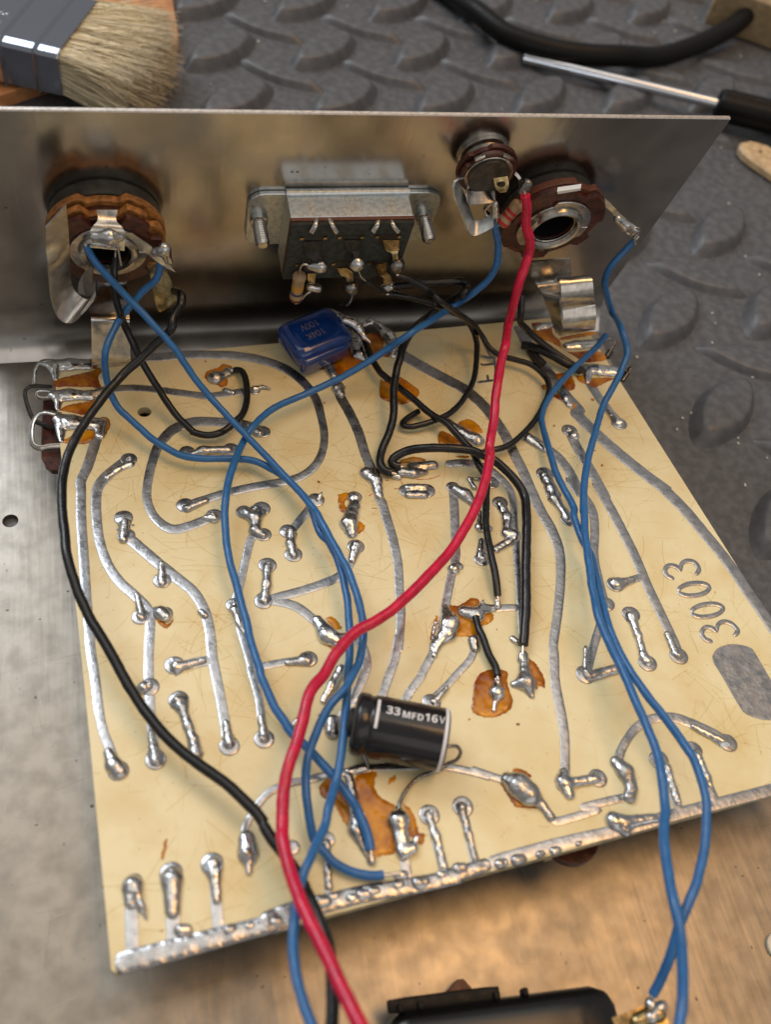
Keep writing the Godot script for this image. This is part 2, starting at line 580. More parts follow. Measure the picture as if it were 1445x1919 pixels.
# ------------------------------------------------------------------ setting
func bench_mat() -> void:
	var s := Shape.new()
	s.face([Vector3(-700, -1.2, 700), Vector3(900, -1.2, 700), Vector3(900, -1.2, -900), Vector3(-700, -1.2, -900)])
	s.face([Vector3(-700, -4, -900), Vector3(900, -4, -900), Vector3(900, -4, 700), Vector3(-700, -4, 700)])
	var root := tag(Node3D.new(), "dark grey rubber bench mat with raised oval treads", "", "", "structure")
	root.name = "bench_surface"
	add_child(root)
	part("mat_sheet", s, M.mat, root)
	var dome := Shape.new()   # an almond-shaped raised tread, 28 by 15 mm
	var nr := 9
	for i in nr + 1:
		for k in 40:
			var a := TAU * k / 40
			var r := float(i) / nr
			var out := Vector2(cos(a) * 14.4, sin(a) * 6.5)
			out *= 1.0 - 0.07 * absf(sin(2 * a))
			var h := 2.3 * (1.0 - smoothstep(0.72, 1.0, r)) + 0.5 * (1.0 - r * r)
			dome.p(Vector3(out.x * r, h - 0.03, out.y * r))
	for i in nr:
		for k in 40:
			var k2 := (k + 1) % 40
			dome.quad(i * 40 + k, i * 40 + k2, (i + 1) * 40 + k2, (i + 1) * 40 + k)
	var proto := dome.mesh()
	var zs := [-178.0, -151.5, -125.0, -100.0, -67.5, -35.0, -4.0, 27.0, 58.0, 89.0]
	for j in zs.size():
		for i in range(-3, 8):
			var x: float = 56.0 + 31.8 * i
			var z: float = zs[j]
			if z > -20 and x < 138: continue
			if Rect2(-60, -190, 112, 105).has_point(Vector2(x, z)): continue
			for way in 2:
				var w := Vector2(x, z) if way == 0 else Vector2(x + 15.6, z - 13.5)
				if Rect2(194, -80, 40, 44).has_point(w) or Rect2(232, -150, 40, 40).has_point(w): continue
				var o := MeshInstance3D.new()
				o.name = "tread" if used.get("tread", 0) == 0 else "tread_%03d" % used.tread
				used.tread = used.get("tread", 0) + 1
				o.mesh = proto
				o.material_override = M.mat
				root.add_child(o, true)
				o.position = Vector3(w.x, -1.2, w.y) * 0.001
				o.rotation.y = deg_to_rad(36 + rng.randf_range(-2, 2)) if way == 0 else deg_to_rad(-33 + rng.randf_range(-2, 2))
				o.scale = Vector3(1.04, 1.35, 1.04) if way == 0 else Vector3(1.02, 0.75, 0.68)
	var c := Shape.new()
	for k in 170:
		var q := Vector3(rng.randf_range(40, 260), -1.0, rng.randf_range(-170, -60) if k % 2 else rng.randf_range(-60, 70))
		if q.z > -20: q.x = rng.randf_range(136, 200)
		c.add(pad_box(Vector3(rng.randf_range(0.3, 0.9), 0.4, rng.randf_range(0.3, 0.7)), 0.1, 2), Transform3D(Basis(Vector3.UP, rng.randf() * TAU), q))
	tag(part("crumbs", c, M.crumb, root), "", "", "", "stuff")

const CREASE := 6.2
func chassis() -> void:
	var root := thing("metal_chassis", "bare stained steel chassis with a base plate and an upright rear panel", "chassis", CHASSIS)
	# base plate with one round hole, outline in (x, -z)
	var hole := (CHASSIS.affine_inverse() * Vector3(-0.0111, 0, 0.0315)) * 1000.0
	var pl := PackedVector2Array([Vector2(-45, -CREASE), Vector2(140, -CREASE), Vector2(140, -190), Vector2(-45, -190)])
	var key := PackedVector2Array()
	key.append(Vector2(-45, -CREASE))
	var hc := Vector2(hole.x, -hole.z)
	key.append(Vector2(-45, hc.y))
	for k in 25:
		var a := PI - TAU * k / 24.0
		key.append(hc + Vector2(cos(a), sin(a)) * 1.45 + (Vector2(0, -0.001) if k == 24 else Vector2.ZERO))
	key.append(Vector2(-45, hc.y - 0.001))
	key.append(Vector2(-45, -190)); key.append(Vector2(140, -190)); key.append(Vector2(140, -CREASE))
	part("base_plate", prism(key, -1.0, 0.0, 0.0, Transform3D(Basis(Vector3.RIGHT, Vector3(0, 0, -1), Vector3.UP), Vector3.ZERO)), M.steel, root)
	# bend and panel: one section swept along x
	var sec := PackedVector2Array()   # (z, y) of the inner face
	var lean := deg_to_rad(12.0)
	# from its crease on the base plate the sheet curves up into the leaning panel
	var up := Vector2(sin(lean), cos(lean))
	var q0 := up * 12.0
	var arc := [q0]
	var turn := lean
	while q0.y > 0.0:
		var step := minf(0.5, q0.y / maxf(0.2, cos(turn)) + 0.001)
		q0 -= Vector2(sin(turn), cos(turn)) * step
		turn -= 0.042
		arc.append(Vector2(q0.x, maxf(q0.y, 0.0)))
	arc.reverse()
	for q in arc: sec.append(q)
	sec.append(up * 65.0)
	var nrm := PackedVector2Array()
	for k in sec.size():
		var dd := (sec[mini(k + 1, sec.size() - 1)] - sec[maxi(k - 1, 0)]).normalized()
		nrm.append(Vector2(-dd.y, dd.x))
	var s := Shape.new()
	var x0 := -4.0; var x1 := 140.5
	var nseg := 1
	for side in 2:
		var st := s.v.size()
		for k in sec.size():
			var q := sec[k] + nrm[k] * (0.9 * side)
			s.p(Vector3(x0, q.y, q.x)); s.p(Vector3(x1, q.y, q.x))
		for k in sec.size() - 1:
			var a := st + k * 2
			if side == 0: s.quad(a, a + 1, a + 3, a + 2)
			else: s.quad(a, a + 2, a + 3, a + 1)
	part("rear_panel", s, M.panel, root)
	var n := sec.size() - 1
	var ed := Shape.new()
	for x in [x0, x1]:
		for k in n:
			var a := sec[k]; var b := sec[k + 1]; var c := sec[k + 1] + nrm[k + 1] * 0.9; var d := sec[k] + nrm[k] * 0.9
			ed.face([Vector3(x, a.y, a.x), Vector3(x, b.y, b.x), Vector3(x, c.y, c.x), Vector3(x, d.y, d.x)])
	var a := sec[n]; var b := sec[n] + nrm[n] * 0.9
	var lift := up * 0.15
	var top := [a, a + lift + nrm[n] * 0.2, b + lift - nrm[n] * 0.2, b]
	for k in 3:
		ed.face([Vector3(x0, top[k].y, top[k].x), Vector3(x1, top[k].y, top[k].x), Vector3(x1, top[k + 1].y, top[k + 1].x), Vector3(x0, top[k + 1].y, top[k + 1].x)])
	part("cut_edge", ed, M.steel_edge, root)

# ------------------------------------------------------------------ board
const BW := 120.0
const BD := 116.86
func substrate() -> void:
	var s := Shape.new()
	var out := PackedVector2Array()
	var hc := Vector2(16.28, 16.76)
	out.append_array([Vector2(0.4, 0.3), Vector2(0, hc.y)])
	for k in 21:
		var a := PI + TAU * k / 20.0
		out.append(hc + Vector2(cos(a), sin(a)) * 1.35 + (Vector2(0, 0.001) if k == 20 else Vector2.ZERO))
	out.append_array([Vector2(0, hc.y + 0.001), Vector2(0, 55), Vector2(0.12, 80), Vector2(0, BD - 0.5), Vector2(0.5, BD), Vector2(60, BD + 0.1), Vector2(BW, BD), Vector2(BW, 0), Vector2(60, 0.1)])
	var ix := Geometry2D.triangulate_polygon(out)
	for q in out:
		s.p(Vector3(q.x, 0, q.y)); s.uv.append(Vector2(q.x / BW, q.y / BD))
	for k in range(0, ix.size(), 3):
		var a := ix[k]; var b := ix[k + 1]; var c := ix[k + 2]
		if (out[b] - out[a]).cross(out[c] - out[a]) > 0: s.tri(a, c, b)
		else: s.tri(a, b, c)
	part("laminate", s, M.laminate, board)
	var e := Shape.new()
	for k in out.size():
		var a := out[k]; var b := out[(k + 1) % out.size()]
		e.face([Vector3(a.x, 0, a.y), Vector3(b.x, 0, b.y), Vector3(b.x, -1.6, b.y), Vector3(a.x, -1.6, a.y)])
	var under := []
	for q in out: under.append(Vector3(q.x, -1.6, q.y))
	var st := e.v.size()
	for q in under: e.p(q)
	for k in range(0, ix.size(), 3): e.tri(st + ix[k], st + ix[k + 1], st + ix[k + 2])
	part("laminate_edge", e, M.laminate_edge, board)

func trace(called: String, a: Array, high: float, rough: int) -> void:
	var q := spline(a, 3, 0.5)
	var s := Shape.new()
	var prof := [[-1.02, -0.3], [-1.0, 0.3], [-0.93, 0.72], [-0.5, 0.95], [0.0, 1.0], [0.5, 0.95], [0.93, 0.72], [1.0, 0.3], [1.02, -0.3]]
	var n := q.size()
	for i in n:
		var c := Vector2(q[i][0], q[i][1])
		var t := Vector2(q[mini(i + 1, n - 1)][0] - q[maxi(i - 1, 0)][0], q[mini(i + 1, n - 1)][1] - q[maxi(i - 1, 0)][1]).normalized()
		var side := Vector2(-t.y, t.x)
		var w: float = q[i][2] * (1.04 + 0.05 * wob.get_noise_2d(c.x * 1.6, c.y * 1.6 + 50) + 0.03 * wob.get_noise_2d(c.x * 5.0, c.y * 5.0 + 50))
		var end := minf(1.0, minf(i, n - 1 - i) * 0.35 + 0.55)
		var h := high * (0.62 if not rough else 1.0) * (1.0 + (0.4 if rough else 0.15) * wob.get_noise_2d(c.x * 1.2, c.y * 1.2)) * end
		for k in 9:
			var l := c + side * w * float(prof[k][0]) * end
			var y: float = h * float(prof[k][1])
			if k > 1 and k < 7: y += (0.025 + 0.16 * rough) * wob.get_noise_2d(l.x * (5.0 - 2.0 * rough), l.y * (5.0 - 2.0 * rough)) * high * 2.0
			s.p(Vector3(l.x, y, l.y))
	for i in n - 1:
		for k in 8: s.quad(i * 9 + k, (i + 1) * 9 + k, (i + 1) * 9 + k + 1, i * 9 + k + 1)
	for i in [0, n - 1]:
		var ring := []
		for k in 9: ring.append(s.v[i * 9 + k])
		if i == 0: ring.reverse()
		s.face(ring)
	part(called, s, M.bus if rough else M.trace, board)

func five(l: Array) -> Array:
	return l

func joint(called: String, pads: Array, chains: Array, k: float) -> void:
	var rods := []
	for c in chains:
		var r := []
		for i in range(0, c.size(), 4): r.append_array([c[i], c[i + 1], c[i + 2], c[i + 3] * (1.45 if called == "lug_solder" else 1.12), 0])
		rods.append(r)
	if pads.size():   # the flat tinned land under the joint
		for i in range(0, pads.size(), 4): part("pad", land(pads[i], pads[i + 1], pads[i + 2], pads[i + 3]), M.pad, board)
	if rods.is_empty() and pads.size(): return
	var p2 := []
	for i in range(0, pads.size(), 4):   # solder flows part of the way over the land, towards its lead
		var to := Vector2(rods[0][0], rods[0][2]) if rods.size() else Vector2(pads[i], pads[i + 1])
		var c := Vector2(pads[i], pads[i + 1])
		var away := (to - c).limit_length(pads[i + 2] * 0.3)
		var big: bool = pads[i + 3] > 0.42
		p2.append_array([c.x + away.x, c.y + away.y, pads[i + 2] * (0.92 if big else rng.randf_range(0.55, 0.85)), pads[i + 3] * 1.15 if big else rng.randf_range(0.15, 0.24)])
	if pads.size() and called != "lug_solder" and rng.randf() < 0.6:   # the clipped tip of a component lead
		var a := rng.randf() * TAU
		var h := rng.randf_range(0.7, 1.3)
		rods.append([pads[0], 0.2, pads[1], 0.42, 0, pads[0] + cos(a) * 0.35, h, pads[1] + sin(a) * 0.35, 0.26, 0])
	part(called if called else "solder_joint", nets(p2, rods, k * 1.4, 0.2, 0.12, -0.35, 0.5 if called == "lug_solder" else 0.72), M.grey_solder if rng.randf() < 0.55 and called != "lug_solder" else M.solder, board)

func land(x: float, z: float, r: float, squash: float) -> Shape:   # a round tinned land, low and slightly domed
	var s := Shape.new()
	var h := 0.08 + (0.2 if squash > 0.27 else 0.0) * r * 0.5
	var prof := [[1.0, -0.05], [1.0, 0.09], [0.96, 0.15], [0.85, 0.2], [0.6, 0.2 + h * 0.35], [0.3, 0.2 + h * 0.6], [0.0, 0.2 + h * 0.65]]
	for q in prof:
		for k in 28:
			var a := TAU * k / 28
			var d := Vector2(cos(a), sin(a)) * r * float(q[0]) * (1.0 + 0.05 * wob.get_noise_2d(x * 9 + cos(a) * 2.0, z * 9 + sin(a) * 2.0))
			s.p(Vector3(x + d.x, float(q[1]) + 0.05 * wob.get_noise_2d((x + d.x) * 4, (z + d.y) * 4) * (1.0 - float(q[0]) * 0.6), z + d.y))
	for i in prof.size() - 1:
		for k in 28: s.quad(i * 28 + k, i * 28 + (k + 1) % 28, (i + 1) * 28 + (k + 1) % 28, (i + 1) * 28 + k)
	return s

func stain(a: Array, tone: int, high: float) -> void:
	var loop := a.duplicate()
	loop.append_array([a[0], a[1]])
	var out := PackedVector2Array()
	for q in spline(loop, 2, 0.35):
		var c := Vector2(q[0], q[1])
		out.append(c + Vector2(wob.get_noise_2d(c.x * 5, c.y * 5), wob.get_noise_2d(c.x * 5 + 90, c.y * 5)) * 0.22)
	out.remove_at(out.size() - 1)
	if out.size() < 4: return
	var box := Rect2(out[0], Vector2.ZERO)
	for q in out: box = box.expand(q)
	var all := out.duplicate()
	var y := box.position.y
	while y < box.end.y:
		var x := box.position.x
		while x < box.end.x:
			var q := Vector2(x, y) + Vector2(rng.randf(), rng.randf()) * 0.2
			if Geometry2D.is_point_in_polygon(q, out):
				var far := true
				for w in out:
					if w.distance_squared_to(q) < 0.05: far = false; break
				if far: all.append(q)
			x += 0.45
		y += 0.45
	var ix := Geometry2D.triangulate_delaunay(all)
	var s := Shape.new()
	for i in all.size():
		var q := all[i]
		var d := 9.0
		if i < out.size(): d = 0.0
		else:
			for w in out: d = minf(d, w.distance_to(q))
		var n := wob.get_noise_2d(q.x * 2.2, q.y * 2.2 + 20)
		s.p(Vector3(q.x, 0.04 + high * 1.6 * smoothstep(0, 0.6, d) * (1.0 + 1.1 * n) + 0.06 * smoothstep(0.6, 0.2, d) * smoothstep(0, 0.2, d), q.y))
		# thick resin is dark brown, thin resin clear yellow
		var thick := clampf(0.45 + 1.0 * wob.get_noise_2d(q.x * 0.4, q.y * 0.4 + 70) + 0.22 * n + (0.25 if d < 0.28 else 0.0) + [0.28, 0.0, -0.18][tone], 0.0, 1.0)
		var c0 := Color(0.70, 0.32, 0.008).lerp(Color(0.25, 0.055, 0.001), thick)
		c0 = Color(c0.r * 0.95, c0.g * 0.84, c0.b, lerpf(0.62, 0.97, thick))
		if wob.get_noise_2d(q.x * 0.7 + 33, q.y * 0.7) > -0.05: c0.a *= lerpf(0.25, 1.0, smoothstep(0.0, 0.55, d))
		s.col.append(c0)
	for k in range(0, ix.size(), 3):
		var c := (all[ix[k]] + all[ix[k + 1]] + all[ix[k + 2]]) / 3.0
		if not Geometry2D.is_point_in_polygon(c, out): continue
		if (all[ix[k + 1]] - all[ix[k]]).cross(all[ix[k + 2]] - all[ix[k]]) > 0: s.tri(ix[k], ix[k + 2], ix[k + 1])
		else: s.tri(ix[k], ix[k + 1], ix[k + 2])
	part("flux_stain", s, M.resin[tone], board)

func pen_mark(a: Array) -> void:
	var q := spline(a, 3, 0.4)
	var s := Shape.new()
	for i in q.size():
		var j := mini(i, q.size() - 2)
		var t := Vector2(q[j + 1][0] - q[j][0], q[j + 1][1] - q[j][1]).normalized() * 0.13 * (0.6 + 0.5 * wob.get_noise_1d(i * 9.0))
		s.p(Vector3(q[i][0] + t.y, 0.02, q[i][1] - t.x)); s.p(Vector3(q[i][0] - t.y, 0.02, q[i][1] + t.x))
	for i in q.size() - 1: s.quad(i * 2, i * 2 + 1, i * 2 + 3, i * 2 + 2)
	part("pen_mark", s, M.pen, board)

func pill(a: Array) -> void:
	var loop := a.duplicate()
	loop.append_array([a[0], a[1]])
	var out := PackedVector2Array()
	for q in spline(loop, 2, 0.7): out.append(Vector2(q[0], -q[1]))
	out.remove_at(out.size() - 1)
	part("ground_land", prism(out, 0.0, 0.16, 0.08, Transform3D(Basis(Vector3.RIGHT, Vector3(0, 0, -1), Vector3.UP), Vector3.ZERO)), M.trace, board)

func board_traces():
	trace("trace", [6.8,22.06,0.98,4.42,29.34,0.96,2.96,32.76,0.92,2.81,35.07,0.86,2.31,41.26,0.84,2.03,50.11,0.81,1.77,58.41,0.78,1.63,66.22,0.76,1.57,68.63,0.75,1.77,74.34,0.73,1.81,78.97,0.72,2.12,82.97,0.7,2.9,86.45,0.69,3.6,89.34,0.68], 0.22, 0)
	trace("trace", [11.93,28.86,1.18,9.7,30.52,1.15,7.08,32.89,1.07,5.55,35.55,0.91,4.98,40.51,0.84,4.94,47.17,0.82,5.86,52.58,0.83,7.43,56.54,0.86,9.29,59.39,0.87,11.08,62.46,0.82,11.29,65.15,0.79,10.39,70.6,0.78,10.39,70.52,0.77,9.8,75.27,0.76,9.58,78,0.75,9.3,81.18,0.73,9.12,85.34,0.72,9.08,89.14,0.71], 0.22, 0)
	trace("trace", [9.47,46.85,1.01,11.31,49.58,1,13.97,53.59,0.99,16.8,57.57,0.98,19,60.81,0.93,20.18,64.6,0.87,20.44,68.37,0.84,20.16,72.69,0.83,20.02,74.63,0.82,20.04,80.32,0.8,20,84.67,0.79,19.77,89.34,0.77], 0.22, 0)
	trace("trace", [19.9,74.61,0.88,18.32,74.41,0.88,15.35,74.49,0.88,13.93,74.18,0.87], 0.22, 0)
	trace("trace", [25.25,45.19,1,20.97,46.57,0.99,17.64,46.87,0.99,15.57,44.95,0.89,14.32,41.92,0.8,14.1,38.05,0.78,15.21,32.98,0.82,17.13,27.49,0.88,18.5,25.16,0.99,21.17,22.35,1.12,25.24,20.98,1.21,29.57,21.67,1.22,33.09,22.61,1.22,36.02,24.01,1.2,37.92,25.8,1.17], 0.22, 0)
	trace("trace", [20.67,41.89,0.9,24.56,40.99,0.91,28.38,40.2,0.93,33.48,39.62,0.95,38.61,39.35,0.95,42.63,38.7,0.93,46.03,36.52,0.85,48.49,33.02,0.77,50.01,28.52,0.78,50.61,23.31,0.83,50.73,18.24,0.92,49.37,13.19,1.05,46.91,8.9,1.15,43.02,5.6,1.21,37.8,3.17,1.23,32.37,1.98,1.22,26.91,1.22,1.22,21.44,1.09,1.2,18.95,0.83,1.2,15.35,0.88,1.19,9.99,1.4,1.18], 0.3, 0)
	trace("trace", [7.52,9.43,0.88,13.52,9.47,0.89,17.77,10.32,0.89,23.37,12.25,0.89,29.54,14.5,0.89,28.94,14.32,0.88,33.02,14.15,0.89,35.77,13.98,0.9,38.79,14.03,0.91], 0.3, 0)
	trace("trace", [56.7,5.9,1.05,56.48,10.85,1.02,56,17.99,1.03,56.63,23.17,1.05,57.01,29.05,0.99,56.77,34.62,0.96,56.86,38.81,0.95,56.77,42.46,0.91,56.35,47.13,0.9,56.55,47.34,0.91,56.33,52.54,0.88,56.06,56.92,0.85,55.33,62.28,0.82,53.96,67.58,0.79,52.97,71.62,0.78,51.67,75.46,0.76,50.2,79.12,0.74,51.03,76.68,0.75,49.17,80.64,0.73,47.06,83.84,0.72,44.94,87.19,0.71], 0.22, 0)
	trace("trace", [71.54,4.87,1.46,73.41,8.24,1.47,77.01,12.82,1.46,80.89,17.38,1.45,83.24,20.22,1.41,85.55,25.16,1.33,86.53,29.79,1.25,87.16,34.24,1.19,87.17,39.25,1.14,87.17,44.42,1.11,87.03,47.62,1.08,86.77,54.52,1.07,87.04,59.91,1.04,86.52,64.96,0.94,84.28,70.71,0.86,80.84,77.36,0.82,77.24,83.56,0.8,76.58,85.41,0.82,74.84,89.73,0.81,73.94,93,0.81,73.09,96.7,0.8,72.04,100.24,0.77,69.73,105.73,0.74,68.99,107.42,0.73], 0.22, 0)
	trace("trace", [103.62,1.7,1.43,103.36,7.15,1.43,103.51,13.8,1.46,104.31,18.1,1.47,104.94,23.2,1.42,105.25,25.7,1.44,106.42,30.4,1.34,105.38,31.25,1.38,107.42,38.12,1.41,109.92,44.4,1.4,112.55,50.1,1.38,115.31,55.25,1.37,113.71,52,1.22,115.22,56.1,1.33,116.49,60.49,1.3,117.32,65.5,1.26,118.13,70.36,1.23,118.71,75.42,1.19,118.88,80.96,1.16,119.26,88.42,1.12,119.3,94.46,1.09], 0.22, 0)
	trace("trace", [101.67,35.81,1.09,101.3,40.28,1.1,101.5,46.89,1.08,101.47,54.43,1.01,101.12,51.06,1.02,101.18,56.87,1.03,101.06,62.84,1,100.77,68.92,0.96,99.99,75.72,0.93,99.5,82.94,0.91,99.14,87.86,0.88,98.66,90.51,0.85], 0.22, 0)
	trace("trace", [100.35,73.71,0.76,96.86,74.02,0.75,93.76,74.29,0.74], 0.22, 0)
	trace("trace", [91.67,36,1.19,94.44,39.58,1.18,96.17,42.95,1.12,96.85,47.79,1.03,96.52,53.13,0.79,96.09,48.9,1.11,96.93,53.23,1.03,97.12,57.35,0.92,95.38,62.16,0.82,92.78,67.36,0.81,91.17,72.89,0.83,90.07,77.92,0.82], 0.22, 0)
	trace("trace", [90.36,77.98,0.76,86.59,82.58,0.74,83.66,86.18,0.73,80.85,89.95,0.72], 0.22, 0)
	trace("trace", [112.52,21.48,1.07,112.65,27.04,1.06,113.06,31.01,1.07,113.81,34.96,1.06], 0.22, 0)
	trace("trace", [72.07,40.37,0.9,76.37,40.74,0.92,79.93,42.8,0.92,81.88,46.01,0.88,82.6,49.3,0.78,81.74,53.27,0.69,80.14,57.63,0.67,79.32,60.72,0.67,77.8,64.84,0.65,75.92,70.53,0.64,74.53,74.63,0.62,72.78,79.89,0.61,71.7,83.19,0.6], 0.22, 0)
	trace("trace", [74.33,75.45,0.68,71.7,74.91,0.68,68.75,74.59,0.67,65.36,74.17,0.66], 0.22, 0)
	trace("trace", [71.57,46.3,0.87,69.82,52.09,0.85,68.34,56.72,0.83,66.4,62.62,0.79,64.08,66.69,0.77,61.95,70.63,0.75,60.58,73.19,0.75,57.89,78.61,0.72,55.43,81.42,0.71,52.73,84.35,0.7,52.74,84.53,0.71,49.92,86.94,0.69,48.03,88.95,0.68], 0.22, 0)
	trace("trace", [63.74,79.56,0.65,62.27,82.89,0.62,58.83,85.41,0.62,55.58,87.61,0.62,52.89,89.09,0.61], 0.22, 0)
	trace("trace", [33.13,50.75,0.89,30.97,51.26,0.77,28.87,55.95,0.71,27.03,60.78,0.69,25.45,64.35,0.68], 0.22, 0)
	trace("trace", [25.26,65.4,0.69,25.5,71.29,0.68,25.75,75.69,0.67,25.85,80.63,0.65,25.6,77,0.66,25.85,82.72,0.65,25.48,86.98,0.63,25.31,89.58,0.63], 0.22, 0)
	trace("trace", [26.51,77.35,0.66,30.89,77.3,0.66,34.83,77.52,0.67], 0.22, 0)
	trace("trace", [30.21,65.05,0.86,33.65,64.64,0.87,37.25,64.24,0.87,40.97,63.57,0.87,44.37,62.51,0.84,46.98,60.08,0.79,48.86,56.82,0.78], 0.22, 0)
	trace("trace", [30.54,65.12,0.9,32.53,65.52,0.89,35.39,67.21,0.88,37.18,69.49,0.84,38.67,71.95,0.83], 0.22, 0)
	trace("trace", [38.01,51.36,0.79,40.61,48.7,0.81,43.92,45.42,0.82], 0.22, 0)
	trace("trace", [43.42,75.08,0.85,44.48,77.14,0.81,44.36,80.47,0.75,42.82,83.14,0.74,42.64,83.42,0.74,40.39,86.17,0.73,37.7,88.99,0.72], 0.22, 0)
	trace("trace", [19.7,106.43,0.51,19.65,103.27,0.53,20.97,101.06,0.55,23.78,98.42,0.56,27.01,97.49,0.57,30.05,97.6,0.58,33.42,97.53,0.58,36.29,97.7,0.59,39.41,97.93,0.59,45.43,98.94,0.6,50.59,100.15,0.61,54.84,102.01,0.62,57.69,103.65,0.57,55.36,101.88,0.62,58.77,104.07,0.63,61.81,105.95,0.62], 0.35, 0)
	trace("trace", [63.81,109.15,0.72,64.54,111.33,0.72,65.21,112.48,0.68,67.52,112.6,0.63,72.43,112.35,0.61,70.09,111.58,0.61,74.36,111.55,0.65,78.33,111.7,0.66], 0.22, 0)
	trace("trace", [78.33,111.7,0.72,79.69,109.58,0.78,79.62,107.34,0.83,79.18,105.83,0.77,81.12,103.71,0.69,84.35,101.52,0.7,87.94,100.54,0.78,91.73,101.09,0.87,94.52,102.94,0.92,97.28,105.37,0.92,98.76,107.2,0.93], 0.22, 0)
	trace("trace", [0.55,115.86,1.25,5.22,115.95,1.31,11.22,115.96,1.28,17.39,115.98,1.19,23.49,116.14,1.16,20.23,115.68,1.23,24.62,115.17,1.2,28.07,115.32,1.2,34.49,115.47,1.16,42.31,116.16,1.1,48.01,116.39,1.03,45.34,116.08,0.99,49.12,116.05,0.97,53.01,115.89,0.92], 0.4, 1)
	trace("trace", [53.01,115.89,0.92,56.97,115.72,0.89,64.94,115.78,0.92,75.16,116.1,0.9,86.01,116.01,0.89,101.62,116.2,0.9,114.06,115.94,0.89], 0.22, 0)
	trace("trace", [3.43,108.43,0.87,2.71,115.58,0.84], 0.22, 0)
	trace("trace", [8.93,106.48,0.93,8.05,115.62,0.89], 0.22, 0)
	trace("trace", [14.63,106.62,0.76,13.94,115.58,0.73], 0.22, 0)
	trace("trace", [30.83,106.93,0.54,29.08,115.26,0.52], 0.22, 0)
	trace("trace", [42.05,106.42,0.76,40.49,116.03,0.73], 0.22, 0)
	trace("trace", [46.6,107.05,0.66,46.04,115.9,0.63], 0.22, 0)
	trace("trace", [51.96,107,0.63,50.8,115.62,0.6], 0.22, 0)
	trace("trace", [85.58,107.71,0.74,85.04,116.17,0.71], 0.22, 0)
	trace("trace", [92.31,107.13,0.81,91.52,116.15,0.78], 0.22, 0)
	trace("trace", [72.68,40.65,1.11,73.57,40.55,1.11], 0.35, 0)
	trace("logo_stroke", [93.4,5.1,0.32,92.98,7.74,0.33,92.94,10.38,0.38,93.91,11.83,0.41], 0.12, 0)
	trace("logo_stroke", [93.46,11.5,0.3,92.61,15.01,0.28,91.11,18.33,0.27], 0.12, 0)
	trace("logo_stroke", [90.6,10.58,0.42,93.67,11.95,0.42], 0.12, 0)
	trace("logo_stroke", [89.86,13.59,0.39,92.92,13.4,0.39], 0.12, 0)
	trace("logo_stroke", [86.85,18.7,0.38,91.02,18.57,0.38], 0.12, 0)
	trace("logo_stroke", [89.86,13.59,0.32,89.95,12.83,0.32], 0.12, 0)
	trace("logo_stroke", [90.01,16.66,0.29,89.47,18.59,0.29], 0.12, 0)
	trace("digit_stroke", [105.88,75.39,0.54,104.82,74.52,0.53,105.13,73.11,0.41,106.29,72.42,0.48,107.59,72.86,0.55,108.1,74.14,0.54], 0.3, 0)
	trace("digit_stroke", [108.01,73.87,0.4,109.21,72.43,0.39,110.59,72.14,0.52,111.81,72.75,0.56,111.84,74.44,0.44,110.47,75.46,0.38], 0.3, 0)
	trace("digit_stroke", [106.29,89.31,0.49,105.19,88.65,0.5,105.13,87.31,0.42,106.32,86.39,0.4,107.5,86.63,0.51,108.16,87.78,0.51], 0.3, 0)
	trace("digit_stroke", [108.1,87.6,0.38,109.19,86.31,0.36,110.55,85.98,0.47,111.81,86.69,0.52,112.2,88.29,0.44,110.83,89.18,0.36], 0.3, 0)
	trace("digit_stroke", [105.33,78.15,0.51,105.38,78.62,0.53,105.79,79.03,0.52,106.51,79.38,0.51,107.51,79.59,0.49,108.61,79.67,0.47,109.67,79.6,0.45,110.63,79.36,0.41,111.34,79.01,0.38,111.7,78.58,0.46,111.66,78.1,0.54,111.24,77.69,0.54,110.52,77.33,0.52,109.5,77.12,0.5,108.38,77.04,0.48,107.32,77.12,0.45,106.37,77.36,0.41,105.67,77.72,0.38,105.33,78.15,0.39], 0.3, 0)
	trace("digit_stroke", [105.44,82.94,0.5,105.5,83.36,0.52,105.93,83.79,0.51,106.67,84.12,0.49,107.69,84.33,0.47,108.79,84.39,0.45,109.92,84.31,0.43,110.9,84.06,0.4,111.61,83.72,0.37,111.96,83.31,0.46,111.9,82.88,0.53,111.48,82.44,0.52,110.72,82.11,0.5,109.69,81.9,0.48,108.57,81.84,0.46,107.44,81.93,0.43,106.46,82.18,0.4,105.77,82.52,0.37,105.44,82.94,0.39], 0.3, 0)
